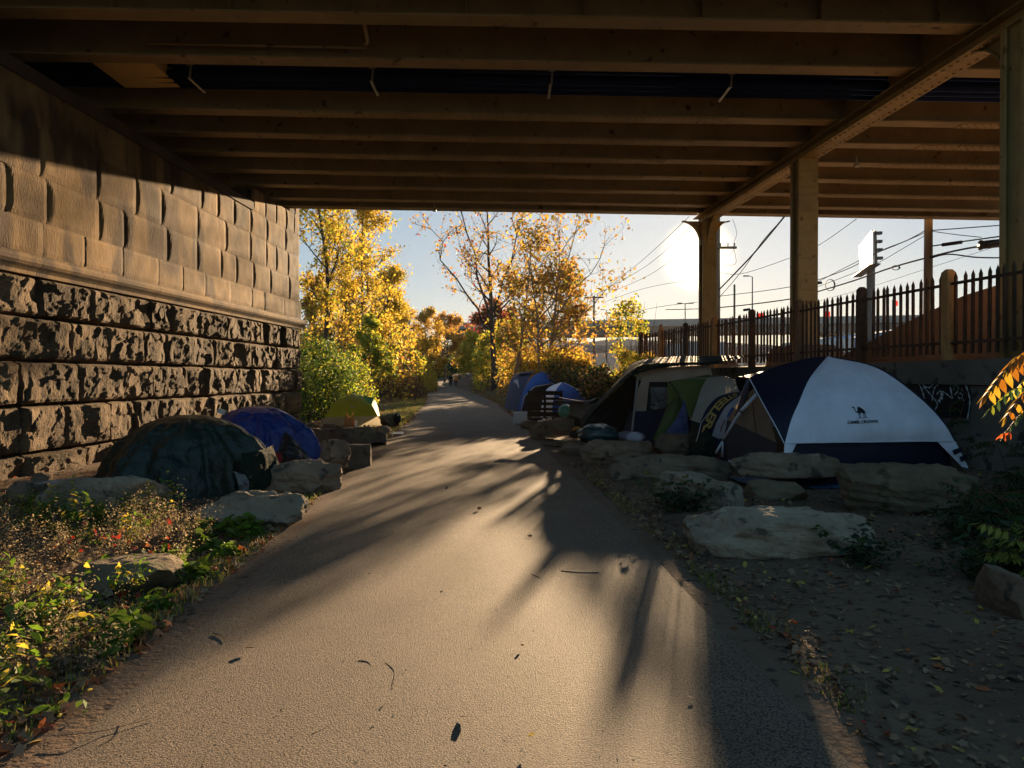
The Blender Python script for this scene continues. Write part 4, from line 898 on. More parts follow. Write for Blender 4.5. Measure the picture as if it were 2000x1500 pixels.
def leaves(name, pts, size, spread, mats, weights, parent, seed, up=.2, aspect=1.6, twist=None):
    rg = np.random.default_rng(seed); P = np.asarray(pts, float); n = len(P)
    P = P+rg.normal(0, 1, (n, 3))*spread
    a = rg.normal(0, 1, (n, 3)); a[:, 2] -= .3; a /= np.linalg.norm(a, axis=1)[:, None]
    b = rg.normal(0, 1, (n, 3)); b[:, 2] += up; b -= a*(a*b).sum(1)[:, None]; b /= np.linalg.norm(b, axis=1)[:, None]
    nrm = np.cross(a, b); s = size*rg.uniform(.55, 1.35, n)[:, None]
    V = np.stack([P-a*s*.5*aspect, P+b*s*.42+nrm*s*.12, P+a*s*.5*aspect, P-b*s*.42+nrm*s*.12], 1).reshape(-1, 3)
    Q = np.arange(n*4).reshape(n, 4); mi = rg.choice(len(mats), n, p=np.array(weights)/sum(weights))
    return link(name, np_mesh(name, V, Q, mats, mi), parent)
def tree(base, H, seed, mats, wts, label, r0=.2, spread=1.0, lean=(0,0), first=.3, n1=12, nleaf=9000, lsize=.16, up=.55, trunks=1, group=None, cat='tree', name='tree', bark=None, lw=.35, limbs=None, lowtwig=0, lspread=.28, dens_low=1.):
    r = random.Random(seed); base = Vector(base); root = empty(name, base, 0, label, cat, group); anchors = []
    tb = MB(); bb = MB()
    def wob(p, d, L, k, bend, g=0):
        pts = [p.copy()]; d = d.normalized()
        for i in range(k):
            d = (d+Vector((r.gauss(0,bend), r.gauss(0,bend), r.gauss(0,bend*.6)+g))).normalized(); pts.append(pts[-1]+d*L/k)
        return pts, d
    def branch(p, d, L, rad, lev):
        pts, e = wob(p, d, L, 5, .16, .05); k = len(pts); rads = [rad*(1-.75*i/(k-1)) for i in range(k)]
        bb.tube(pts, rads, 5 if lev == 1 else 3, caps=False)
        if lev >= 2:
            for i in range(1, k): anchors.append((pts[i], lev))
        if lev < 3:
            m = r.randint(4, 6) if lev == 1 else r.randint(3, 4)
            for j in range(m):
                t = r.uniform(.25, 1)*(k-1); i = min(int(t), k-2); q = pts[i].lerp(pts[i+1], t-i)
                dd = (pts[i+1]-pts[i]).normalized(); side = Vector((r.gauss(0,1), r.gauss(0,1), r.gauss(.15,.7))).normalized()
                branch(q, dd*.75+side*.75, L*r.uniform(.38,.6), rad*.42, lev+1)
    for tk in range(trunks):
        ln = Vector((lean[0]+(r.uniform(-.22,.22) if trunks > 1 else 0), lean[1]+(r.uniform(-.15,.15) if trunks > 1 else 0), 1)); off = Vector((r.uniform(-.3,.3), r.uniform(-.3,.3), 0)) if trunks > 1 else Vector()
        h = H*(.86 if tk == 0 else r.uniform(.6,.85)); pts, e = wob(off+Vector((0,0,-.15)), ln, h, 9, .045, .04)
        k = len(pts); rr = [max(.015, r0*(1 if tk == 0 else .7)*(1.25 if i == 0 else 1)*(1-.9*i/(k-1))) for i in range(k)]
        tb.tube(pts, rr, 8, caps=False)
        for j in range(n1):
            f = first+(1-first)*(j+r.random()*.6)/n1; t = min(f, .99)*(k-1); i = int(t); q = pts[i].lerp(pts[i+1], t-i)
            az_ = j*2.4+r.uniform(-.6,.6); d = Vector((math.cos(az_), math.sin(az_), up+.6*f+r.uniform(-.1,.2)))
            L = H*.33*spread*(1.15-.65*f)*r.uniform(.75,1.2)
            branch(q, d, L, rr[i]*.5+.01, 1)
    if limbs:
        for (f, tx, tz, ty, rad) in limbs:     # explicit heavy limbs: start height, tip offset
            t = f*(k-1); i = min(int(t), k-2); q = pts[i].lerp(pts[i+1], t-i); tip = Vector((tx, ty, tz)); d = (tip-q); L = d.length
            mid = q.lerp(tip, .5)+Vector((0,0,-.05*L)); cp = [catmull([q, mid, tip], a/7) + Vector((r.gauss(0,.02*L), r.gauss(0,.02*L), 0))*(0 < a < 7) for a in range(8)]
            bb.tube(cp, [rad*(1-.8*a/7) for a in range(8)], 6, caps=False)
            for a in range(2, 8):
                for _ in range(2): branch(cp[a], (cp[a]-cp[a-1]).normalized()*.7+Vector((r.gauss(0,.6), r.gauss(0,.6), r.gauss(.2,.5))), L*.28*r.uniform(.6,1.2), rad*.3, 2)
    bk = bark or BARK
    tb.build('trunk', bk, root, smooth=True); bb.build('branches', bk, root)
    A = [a[0] for a in anchors]; rg = random.Random(seed+5)
    # clumpy: some twigs carry many leaves, some none
    clump = [max(0, .55+1.2*mnoise.noise(a*.55+Vector((seed,0,0)))) * (1 if a.z > H*.3 else dens_low) for a in A]
    idx = rg.choices(range(len(A)), weights=clump, k=nleaf)
    leaves('crown', [A[i] for i in idx], lsize, lspread, mats, wts, root, seed)
    return root
def gp(u, Y): x = (u-1000)*Y/F; return (x, Y, gz(x, Y)-.05)
g1 = 'autumn trees along the left of the trail'
tree(gp(707,52), 16.5, 1, LY, [5,4,1,1], 'tall golden tree with the thickest dark trunk left of the trail', r0=.2, n1=17, nleaf=6200, first=.22, spread=.62, lsize=.15, cat='tree')
tree(gp(622,36), 14.5, 2, LY, [5,3,2,1], 'tall yellow tree rising beside the corner of the stone abutment', r0=.16, n1=14, nleaf=4000, first=.35, spread=.6, lsize=.13)
tree(gp(655,60), 15.5, 3, LY, [4,4,1,2], 'yellow tree with dark bare twigs between the two tall golden trees', r0=.2, n1=14, nleaf=4500, first=.25, spread=.7)
tree(gp(742,66), 12.0, 4, LY, [5,3,2,1], 'rounded yellow tree just right of the tallest golden tree', r0=.16, n1=14, nleaf=6500, first=.2, spread=.8)
tree(gp(790,80), 11.5, 5, LY, [3,4,1,3], 'mid-distance gold and rust tree left of the trail', r0=.18, n1=13, nleaf=8000, first=.15, spread=.85, lsize=.18)
tree(gp(832,100), 11.0, 6, LY, [3,5,0,3], 'small gold tree nearest the trail bend on the left', r0=.18, n1=12, nleaf=7000, first=.15, spread=.9, lsize=.2)
tree(gp(868,128), 12.5, 7, [LO[0], LY[1], LR[0]], [4,4,1], 'farthest orange tree overhanging the trail from the left', r0=.2, n1=12, nleaf=7000, first=.2, spread=1.0, lsize=.24, lean=(.08,0))
tree(gp(600,75), 12, 8, LY, [3,4,1,3], 'far yellow tree directly behind the corner of the abutment', r0=.2, n1=14, nleaf=7000, first=.1, spread=.8, lsize=.2)
tree(gp(690,90), 12, 9, LY, [3,4,1,3], 'distant rusty tree behind the golden trees left of the trail', r0=.2, n1=14, nleaf=7000, first=.1, spread=.9, lsize=.2)
tree(gp(770,115), 13, 10, LY, [2,4,1,3], 'distant brown and gold tree deep in the left woods', r0=.2, n1=14, nleaf=7000, first=.1, spread=1.0, lsize=.24)
# green saplings at the path edge
tree(gp(728,45), 5.6, 11, LG, [3,6,0,3], 'bright green young tree with thin trunk behind the small green tent', r0=.045, n1=12, nleaf=3000, first=.25, spread=.7, lsize=.15, lspread=.14)
tree(gp(763,48), 4.0, 12, LG, [2,6,0,5], 'shortest lime sapling with a slim straight trunk near the grass', r0=.035, n1=9, nleaf=1500, first=.42, spread=.7, lsize=.14, lspread=.12)
tree(gp(800,62), 5.2, 13, LG, [1,5,0,6], 'yellow-green sapling standing at the left verge before the brown brush', r0=.05, n1=10, nleaf=2600, first=.3, spread=.8, lsize=.17, lspread=.15)
# right side
tree(gp(966,62), 19.5, 21, LO+[LR[0]], [3,3,3,2,1], 'large leaning tree with thick bare trunk at the right edge of the trail', r0=.27, n1=11, nleaf=2200, first=.36, spread=.55, lsize=.18, lean=(-.06,0), limbs=[(.30,-5.2,13.2,-1,.12),(.33,-3.0,16.5,1,.13),(.34,2.6,15.5,0,.12),(.40,4.4,11.0,-1,.09)])
tree(gp(1003,39), 11.2, 22, LO, [3,2,4,3], 'slender several-stemmed orange tree right of the leaning trunk', r0=.09, n1=10, nleaf=1500, first=.22, spread=.6, lsize=.16, trunks=2, bark=BARKL)
tree(gp(1044,37), 10.9, 23, LO, [4,3,4,3], 'broad copper-leaved tree with pale stems reaching out to the right', r0=.11, n1=13, nleaf=2500, first=.22, spread=.72, lsize=.14, lean=(.05,0), trunks=2, bark=BARKL, limbs=[(.35,3.7,6.1,0,.05),(.4,3.4,8.0,-.5,.05),(.3,3.1,4.1,.6,.045),(.45,2.2,9.5,0,.05)])
tree(gp(1070,42), 7.2, 24, LO, [4,4,2,3], 'shorter copper tree behind the broad one', r0=.08, n1=12, nleaf=1300, first=.2, spread=.8, lsize=.22, bark=BARKL)
tree(gp(958,98), 10.0, 25, LR, [6,2,2], 'dark red maple behind the leaning trunk', r0=.15, n1=12, nleaf=7000, first=.12, spread=.9, lsize=.24)
tree(gp(992,108), 9.5, 26, LR, [4,3,3], 'distant reddish tree in front of the concrete overpass', r0=.15, n1=12, nleaf=5000, first=.1, spread=1.0, lsize=.26)
tree(gp(925,92), 5.8, 27, LG[1:]+[LY[0]], [4,0,4,5], 'yellow bushy tree at the right verge near the walkers', r0=.08, n1=12, nleaf=4500, first=.08, spread=.95, lsize=.2)
tree(gp(950,74), 4.8, 28, LG, [2,6,0,5], 'yellow-green bushy sapling left of the leaning trunk', r0=.06, n1=11, nleaf=4500, first=.1, spread=.95, lsize=.17)
tree(gp(1000,66), 4.6, 29, LG, [1,5,0,6], 'lime and yellow shrub right of the leaning trunk', r0=.06, n1=12, nleaf=6000, first=.05, spread=1.1, lsize=.17, cat='shrub', name='shrub')

def mass(name, label, cat, region, n, size, mats, wts, seed, hfun, kind=None, stems=0, group=None, sp=.12, dens=None):
    """leafy mass: region(u,v)->(x,y), hfun->(z0,z1)"""
    r = random.Random(seed); pts = []; root = empty(name, (0,0,0), 0, label, cat, group)
    if kind: root['kind'] = kind
    tries = 0
    while len(pts) < n and tries < n*6:
        tries += 1; u, v = r.random(), r.random(); x, y = region(u, v); z0, z1 = hfun(u, v, x, y); t = r.random()**.7; z = z0+(z1-z0)*t
        if mnoise.noise(Vector((x*.9+seed, y*.9, z*1.1)))+.15 < r.uniform(-.35,.25): continue
        pts.append((x, y, z))
    leaves('foliage', pts, size, sp, mats, wts, root, seed)
    if stems:
        q = MB()
        for _ in range(stems):
            u, v = r.random(), r.random(); x, y = region(u, v); z0, z1 = hfun(u, v, x, y); a = Vector((x, y, min(z0, gz(x, y)))); d = Vector((r.gauss(0,.25), r.gauss(0,.25), 1)); h = (z1-a.z)*r.uniform(.6,1)
            p = [a, a+d*h*.35+Vector((r.gauss(0,.06),0,0)), a+d*h*.7, a+d*h+Vector((r.gauss(0,.2),r.gauss(0,.2),0))]
            q.tube(p, [.022,.016,.011,.005], 4, caps=False)
        tag(q.build('stems', BARK, root), kind='stuff')
    return root
def ell(u0, Y, wx, wy):
    cx_, cy = (u0-1000)*Y/F, Y
    return lambda u, v: (cx_+wx*math.sqrt(v)*math.cos(6.283*u), cy+wy*math.sqrt(v)*math.sin(6.283*u))
def dome(h, z0=0.0): return lambda u, v, x, y: (gz(x,y)+z0, gz(x,y)+z0+(h-z0)*(1-.75*v**1.5)*(1+.25*mnoise.noise(Vector((x*1.7,y*1.7,3)))))
mass('shrub', 'big glossy green shrub against the far corner of the abutment', 'shrub', ell(632,28.5,1.35,1.5), 9000, .075, LG, [5,4,5,.4], 31, dome(3.1), stems=40)
mass('shrub', 'dark undergrowth between the abutment corner and the green shrub', 'shrub', ell(592,31,1.1,1.4), 4000, .08, LD, [3,4,2], 32, dome(2.6), stems=30)
mass('shrub', 'lime-leaved bush behind the small green tent', 'shrub', ell(680,33,1.2,1.2), 4500, .08, LG, [3,6,1,2], 33, dome(2.6), stems=30)
DRY = [leafmat('leaf_dry', (.17,.11,.055), .3), leafmat('leaf_brown', 0), leafmat('leaf_straw', (.30,.21,.10), .4)]
mass('shrub', 'brown dry brush at the left verge beyond the grass', 'shrub', ell(775,58,2.2,3.), 7000, .10, DRY, [5,4,1], 34, dome(2.4), stems=90)
mass('shrub', 'golden brush along the left verge before the trail bend', 'shrub', ell(822,76,1.6,6.), 6000, .13, LY, [4,4,1,2], 35, dome(3.4), stems=50)
mass('undergrowth', 'tangled gold and brown undergrowth filling the left woods', 'undergrowth', lambda u, v: ((585+ (810-585)*u-1000)*(48+62*v)/F, 48+62*v), 26000, .17, LY+[DRY[0], LD[0]], [3,3,1,3,3,2], 36, lambda u, v, x, y: (gz(x,y), gz(x,y)+5.0+2*mnoise.noise(Vector((x*.3,y*.3,0)))), kind='stuff', stems=260)
mass('undergrowth', 'yellow-green undergrowth behind the leaning tree on the right', 'undergrowth', lambda u, v: ((925+95*u-1000)*(66+60*v)/F, 66+60*v), 14000, .18, LG+[LY[0], LO[0]], [1,4,1,4,3,2], 37, lambda u, v, x, y: (gz(x,y), gz(x,y)+3.6+1.2*mnoise.noise(Vector((x*.5,y*.5,0)))), kind='stuff', stems=120)
# copper vine hedge beyond the last tents
def hx(u, v): y = 34+20*u; return (wallX(y)-.6+(-3.3+3.9*v)*(.55+.45*u)+ (1.2 if y > 40 else 0), y)
mass('hedge', 'long copper and gold vine hedge behind the blue tents', 'hedge', hx, 17000, .12, LO+[LY[0], LY[1]], [4,2,4,1,3,3], 38, lambda u, v, x, y: (gz(x,y)+.1, EYE+(HZ-(697-14*u+22*mnoise.noise(Vector((x*.9,y*.5,0)))+8*mnoise.noise(Vector((x*3,y*2,0)))))*y/F), stems=160, sp=.1)
mass('hedge', 'low dark bramble bank between the copper hedge and the end of the wall', 'hedge', lambda u, v: (wallX(29.6+5*u)-1.7+2.2*v-.9*u, 29.6+5*u), 9000, .10, LD+[DRY[0], LO[1], LO[0]], [3,3,2,3,2,1.5], 43, lambda u, v, x, y: (gz(x,y), 1.6+.6*u+.35*mnoise.noise(Vector((x,y,0)))), stems=120, sp=.08)
mass('vine', 'leafy vine climbing over the far end of the iron fence', 'vine', lambda u, v: (wallX(26+5.5*u)+.05+.35*(v-.5), 26+5.5*u), 2600, .085, LG+[LY[0], LO[0]], [1,4,1,3,4,3], 39, lambda u, v, x, y: (1.5, 2.25+1.3*u*abs(mnoise.noise(Vector((y*1.8,0,5))))+.5*u), stems=16, sp=.06)
mass('shrub', 'yellow-leaved sprigs sticking up at the far end of the fence', 'shrub', ell(1225,36,.9,1.), 900, .12, LG+[LY[0]], [2,4,1,3,5], 40, dome(3.7, 1.6), stems=14)
# far woods closing the trail
mass('far_bush', 'dull green bushes where the trail bends out of sight', 'bush', ell(868,150,4.5,6), 6000, .3, LG[:3]+[LD[0]], [2,1,3,3], 41, dome(4.2), stems=0)
mass('far_wood', 'dark bare hillside wood closing off the end of the trail', 'woods', lambda u, v: ((700+330*u-1000)*(185+50*v)/F, 185+50*v), 16000, .5, [M('twig_grey', (.055,.05,.052), .95), LD[0], DRY[0]], [8,1,2], 42, lambda u, v, x, y: (0, 8.5+3*v+1.5*mnoise.noise(Vector((x*.2,y*.2,0)))), kind='stuff', stems=380)

# stakes along the right verge
for i, (u, Y) in enumerate(((1006,58),(1019,60),(1033,62),(1044,58))):
    q = MB(); p = gp(u, Y); q.beam(p, (p[0]+.04, p[1], p[2]+1.15), .09, .09, up=(0,1,0)); q.beam((p[0]-.3,p[1],p[2]+.85),(p[0]+.3,p[1],p[2]+.9),.05,.05)
    tag(q.build('stake', M('dark_wood', (.02,.016,.012), .9), None), ('leftmost','second from the left','third from the left','rightmost')[i]+' of the short dark stakes at the foot of the leaning tree', 'stake', 'stakes at the right verge')

# ---------------------------------------------------------------- litter, grass, weeds
OV = np.array([(-.5,0,.02),(-.18,.26,.09),(.2,.22,.07),(.5,0,.0),(.2,-.22,.07),(-.18,-.26,.09)])
MP = []
for k in range(12):
    a = math.pi*2*k/12; rr = (.55,.30,.46,.26,.40,.22,.12,.22,.40,.26,.46,.30)[k]; MP.append((rr*math.cos(a), rr*math.sin(a), .10*(k % 2)+.05*math.sin(a*2)))
MP = np.array(MP)
def scatter(name, pts, size, mats, wts, tmpl, seed, tilt=.35, kind='stuff', label=None, cat=None, lift=.012, smin=.5, parent=None):
    rg = np.random.default_rng(seed); P = np.asarray(pts, float); n = len(P); k = len(tmpl); V = np.zeros((n, k, 3))
    for i in range(n):
        s = size*rg.uniform(smin, 1.3); az_ = rg.uniform(0, 6.283); t1, t2 = rg.normal(0, tilt, 2); fl = rg.uniform(-.5, 1.8)
        T = tmpl.copy(); T[:, 2] *= fl; T[:, :2] *= rg.uniform(.75, 1.2, 2)
        Rm = np.array((Matrix.Rotation(az_, 3, 'Z') @ Matrix.Rotation(t1, 3, 'X') @ Matrix.Rotation(t2, 3, 'Y')))
        q = T @ Rm.T*s; q[:, 2] -= q[:, 2].min(); V[i] = q+P[i]+(0, 0, lift*rg.random())
    Q = np.arange(n*k).reshape(n, k); mi = rg.choice(len(mats), n, p=np.array(wts)/sum(wts))
    o = link(name, np_mesh(name, V.reshape(-1, 3), Q, mats, mi), parent)
    return tag(o, label, cat, None, kind)
LIT = [M('litter_tan', (.22,.13,.07), .8, transl=.15), M('litter_brown', (.12,.065,.035), .85, transl=.1), M('litter_rust', (.34,.10,.03), .75, transl=.3), M('litter_yellow', (.42,.30,.06), .75, transl=.3), M('litter_pale', (.21,.14,.08), .85, transl=.1), M('litter_red', (.42,.04,.02), .7, transl=.3)]
rg = random.Random(77)
def onpath(x, y): return interp(PL, y) < x < interp(PR, y)
def pick(n, xr, yr, f, edge=0.0):
    out = []
    for _ in range(n*12):
        if len(out) >= n: break
        y = yr[0]+(yr[1]-yr[0])*rg.random()**1.3; x = rg.uniform(*xr(y))
        if onpath(x, y) and edge == 0: continue
        if rg.random() < f(x, y): out.append((x, y, gz(x, y)))
    return out
fr_ = lambda x, y: .25+.75*sm(-.2, .35, mnoise.noise(Vector((x*1.3, y*1.3, 4))))
edgeR = lambda x, y: min(1, .30*fr_(x, y)+.9*math.exp(-abs(x-interp(PR, y)-.12)/.14))
edgeL = lambda x, y: min(1, .35+.9*math.exp(-abs(interp(PL, y)-.2-x)/.3))
R_reg = lambda y: (interp(PR, y)-.05, min(wallX(y)-.1, 7.3)); L_reg = lambda y: (max(abutX(y)+.1, -8), interp(PL, y)+.06)
scatter('leaf_litter', pick(5200, R_reg, (2.2, 14), edgeR), .055, LIT, [4,5,.7,1,3,.1], OV, 1, label='small dry leaves scattered over the dark dirt on the right', cat='leaves')
scatter('leaf_litter', pick(1000, R_reg, (2.2, 12), edgeR), .075, LIT, [4,3,.8,.6,1.5,0], MP, 2, label='large lobed brown leaves scattered over the dirt on the right', cat='leaves')
scatter('leaf_litter', pick(6000, L_reg, (2.4, 13), edgeL), .06, LIT, [4,4,2.5,1.5,3,.6], OV, 3, label='small fallen leaves among the weeds on the left', cat='leaves')
scatter('leaf_litter', pick(2400, L_reg, (2.4, 9), edgeL), .088, LIT, [5,4,4,1,2,.6], MP, 4, label='large orange and brown lobed leaves on the left verge', cat='leaves', tilt=.5)
far_l = [(x, y, gz(x, y)) for x, y in ((rg.uniform(interp(PL,y)-3.2, interp(PL,y)+.1), y) for y in (rg.uniform(20, 75) for _ in range(7000)))]
far_r = [(x, y, gz(x, y)) for x, y in ((rg.uniform(interp(PR,y)-.2, interp(PR,y)+3), y) for y in (rg.uniform(28, 80) for _ in range(6000)))]
scatter('leaf_carpet', far_l, .12, LIT, [5,3,3,3,2,0], OV, 5, label='carpet of gold and tan leaves on the far left verge', cat='leaves')
scatter('leaf_carpet', far_r, .12, LIT, [5,3,4,3,2,0], OV, 6, label='carpet of rust and gold leaves on the far right verge', cat='leaves')
scatter('chips', pick(5000, R_reg, (2.1, 9), lambda x, y: .5), .022, LIT, [3,3,0,.3,2,0], OV, 7, label='tiny bark and twig chips on the dirt', cat='chips')
def grass(name, pts, h, mats, wts, seed, label):
    rg2 = np.random.default_rng(seed); n = len(pts); P = np.asarray(pts, float); az_ = rg2.uniform(0, 6.283, n); hh = h*rg2.uniform(.4, 1.3, n)
    d = np.stack([np.cos(az_), np.sin(az_), np.zeros(n)], 1); s = np.stack([-d[:, 1], d[:, 0], np.zeros(n)], 1)*.004*(1+h*4); ln = rg2.uniform(.1, .7, n)[:, None]*hh[:, None]
    z = np.array([0, 0, 1.])
    V = np.stack([P-s, P+s, P+s*.7+d*ln*.4+z*hh[:, None]*.6, P-s*.7+d*ln*.4+z*hh[:, None]*.6], 1).reshape(-1, 3)
    Vt = np.stack([P-s*.7+d*ln*.4+z*hh[:, None]*.6, P+s*.7+d*ln*.4+z*hh[:, None]*.6, P+d*ln+z*hh[:, None], P+d*ln+z*hh[:, None]+s*.05], 1).reshape(-1, 3)
    V = np.concatenate([V, Vt]); Q = np.arange(len(V)).reshape(-1, 4); mi = rg2.choice(len(mats), n, p=np.array(wts)/sum(wts)); mi = np.concatenate([mi, mi])
    return tag(link(name, np_mesh(name, V, Q, mats, mi)), label, 'grass', None, 'stuff')
GR = [leafmat('grass_green', (.10,.15,.025), .4), leafmat('leaf_straw', 0), leafmat('grass_yellow', (.28,.25,.05), .4)]
gl = [(x, y, gz(x, y)) for x, y in ((interp(PL,y)-abs(rg.gauss(0,1.3)), y) for y in (rg.uniform(19, 62) for _ in range(16000))) if x > -10]
grass('grass', gl, .10, GR, [3,1,3], 8, 'short yellow-green grass on the far left verge')
gr_ = [(x, y, gz(x, y)) for x, y in ((interp(PR,y)+abs(rg.gauss(0,1.0)), y) for y in (rg.uniform(40, 85) for _ in range(7000)))]
grass('grass', gr_, .12, GR, [2,2,3], 9, 'short grass at the foot of the leaning tree')
gn = [(x, y, gz(x, y)) for x, y in ((interp(PL,y)-.05-abs(rg.gauss(0,.35)), y) for y in (rg.uniform(2.6, 12) for _ in range(3500)))]
grass('grass', gn, .06, GR, [3,2,2], 10, 'tufts of grass along the near left path edge')
gn = [(x, y, gz(x, y)) for x, y in ((interp(PR,y)+.02+abs(rg.gauss(0,.12)), y) for y in (rg.uniform(3.5, 12) for _ in range(1500)) ) if mnoise.noise(Vector((x,y*1.5,0)))>0]
grass('grass', gn, .05, GR, [3,2,1], 11, 'tufts of grass along the near right path edge')

# weeds: a few kinds of plant, copied
def weed_mesh(kind, seed):
    r = random.Random(seed); q = MB(); pts = []; nst = {'dry': 7, 'ivy': 5, 'leafy': 5, 'shade': 6}[kind]; H = {'dry': .42, 'ivy': .20, 'leafy': .34, 'shade': .5}[kind]
    LV = []; LN = []
    for _ in range(nst):
        d = Vector((r.gauss(0,.55), r.gauss(0,.55), 1)).normalized(); h = H*r.uniform(.6,1.2); p = Vector((r.gauss(0,.06), r.gauss(0,.06), -.02)); P = [p.copy()]
        for i in range(6): d = (d+Vector((r.gauss(0,.16), r.gauss(0,.16), -.08 if kind != 'dry' else .02))).normalized(); p = p+d*h/6; P.append(p.copy())
        q.tube(P, [.004,.0035,.003,.003,.002,.002,.001], 3, caps=False)
        for i in range(1, 7):
            for _2 in range({'dry': 14, 'ivy': 3, 'leafy': 5, 'shade': 4}[kind]):
                if kind == 'dry' and i < 3 and r.random() < .7: continue
                LV.append(P[i]+Vector((r.gauss(0,1), r.gauss(0,1), r.gauss(0,1)))*(.028 if kind == 'dry' else .035))
    stem = len(q.f); s = {'dry': .018, 'ivy': .085, 'leafy': .05, 'shade': .07}[kind]
    nm = {'dry': [3,4,4,3], 'ivy': [1,2,2,1], 'leafy': [1,2,2,5], 'shade': [6,6,6,7]}[kind]
    for c in LV:
        az_ = r.uniform(0,6.283); Rm = Matrix.Rotation(az_,3,'Z') @ Matrix.Rotation(r.gauss(0,.55),3,'X') @ Matrix.Rotation(r.gauss(.15,.5),3,'Y'); k = s*r.uniform(.5,1.35)
        if kind == 'ivy': T = [(-.42,0,0),(-.5,.28,.05),(-.1,.45,.08),(.15,.30,.03),(.55,0,-.08),(.15,-.30,.03),(-.1,-.45,.08),(-.5,-.28,.05)]
        else: T = [(-.5,0,0),(-.1,.24,.06),(.25,.18,.04),(.55,0,-.06),(.25,-.18,.04),(-.1,-.24,.06)]
        q.add([c+Rm @ (Vector(t)*k) for t in T], [tuple(range(len(T)))], r.choice(nm))
    return q.mesh('weed', [BARK, GR[0], leafmat('leaf_fresh', (.13,.22,.02), .55), DRY[2], leafmat('seed_fluff', (.46,.36,.20), .5), leafmat('leaf_yellow', 0), LD[0], LD[1]])
def plant_many(kind, label, cat, group, spots, name, sc=(.7,1.3), seed=1):
    ms = [weed_mesh(kind, seed*10+i) for i in range(4)]; r = random.Random(seed)
    for (x, y) in spots:
        o = link(name, r.choice(ms)); o.location = (x, y, gz(x, y)); o.rotation_euler = (0, 0, r.uniform(0, 6.28)); s = r.uniform(*sc); o.scale = (s, s, s*r.uniform(.8,1.2)); tag(o, label, cat, group)
def spots(n, f, seed):
    r = random.Random(seed); out = []
    while len(out) < n:
        u, v = r.random(), r.random(); s = f(u, v)
        if s: out.append(s)
    return out
def pxs(u0, u1, v0, v1):
    def f(u, v):
        g = G(u0+(u1-u0)*u, v0+(v1-v0)*v)
        return None if onpath(g.x-.1, g.y) or onpath(g.x+.12, g.y) or g.x < abutX(g.y)+.1 else (g.x, g.y)
    return f
plant_many('dry', 'dried tan goldenrod weed with fluffy seed heads in the left foreground', 'weed', 'dry weeds on the left', spots(22, pxs(-60,330,1035,1130), 1)+spots(10, pxs(-80,150,1120,1330), 2)+spots(8, pxs(300,400,1030,1080), 6), 'dry_weed', seed=1)
plant_many('ivy', 'bright green broad-leaved weed lit by the sun at the left path edge', 'weed', 'broad green weeds on the left', spots(9, pxs(330,560,1040,1100), 3)+spots(6, pxs(200,420,1120,1180), 4)+spots(3, pxs(60,330,1180,1300), 5), 'green_weed', seed=2)
plant_many('leafy', 'small leafy green weed growing among the dry stems on the left', 'weed', 'leafy green weeds on the left', spots(22, pxs(40,330,1000,1060), 7)+spots(9, pxs(-60,200,1120,1420), 8), 'leafy_weed', seed=3)
plant_many('shade', 'dark green weed in the shade around the block-shaped boulder on the right', 'weed', 'shaded weeds on the right', spots(24, pxs(1860,2100,985,1150), 9)+spots(2, pxs(1640,1720,1092,1115), 10)+spots(3, pxs(1300,1360,995,1005), 11), 'shade_weed', sc=(.7,1.3), seed=4)
scatter('berry_leaves', [G(rg.uniform(100,330), rg.uniform(1085,1130))+Vector((0,0,rg.uniform(.05,.3))) for _ in range(40)], .05, [LIT[5], LIT[2]], [3,1], OV, 12, tilt=1., label='small bright red leaves among the weeds around the half buried slab', cat='leaves')

# shrubs and saplings with feather leaves on the right
def frond(parent, base, tip, droop, n, size, mats, seed, partname=None, wts=None):
    r = random.Random(seed); base = Vector(base); tip = Vector(tip); mid = base.lerp(tip, .5)+Vector((0,0,droop)); P = [catmull([base, mid, tip], i/n) for i in range(n+1)]
    q = MB(); q.tube(P, [.004*(1-.6*i/n) for i in range(n+1)], 4); st = q.build('leaf_stalk', M('red_stalk', (.16,.06,.03), .6), parent)
    L = MB()
    for i in range(2, n+1):
        t = (P[i]-P[i-1]).normalized(); side = t.cross(Vector((0,0,1))).normalized()
        for sgn in ((-1, 1) if i < n else (0,)):
            d = (side*sgn*.8+t*.45+Vector((0,0,-.75 if sgn else -.2))).normalized(); w = d.cross(t).normalized().cross(d) if sgn else side; w.normalize(); k = size*(.75+.35*math.sin(math.pi*i/n))*r.uniform(.85,1.1)
            nrm = d.cross(w)
            vs = [P[i], P[i]+d*k*.25+w*k*.15+nrm*k*.03, P[i]+d*k*.6+w*k*.13+nrm*k*.04, P[i]+d*k, P[i]+d*k*.6-w*k*.13+nrm*k*.04, P[i]+d*k*.25-w*k*.15+nrm*k*.03]
            if partname: q2 = MB(); q2.add(vs, [(0,1,2,3,4,5)]); q2.build(partname, r.choice(mats), parent)
            else: L.add(vs, [(0,1,2,3,4,5)], r.randrange(len(mats)))
    if not partname: L.build('leaflets', mats, parent)
LOG = [leafmat('sumac_orange', (.42,.16,.015), .5), leafmat('sumac_gold', (.55,.33,.03), .6)]; LRED = [leafmat('sumac_red', (.50,.10,.02), .6)]
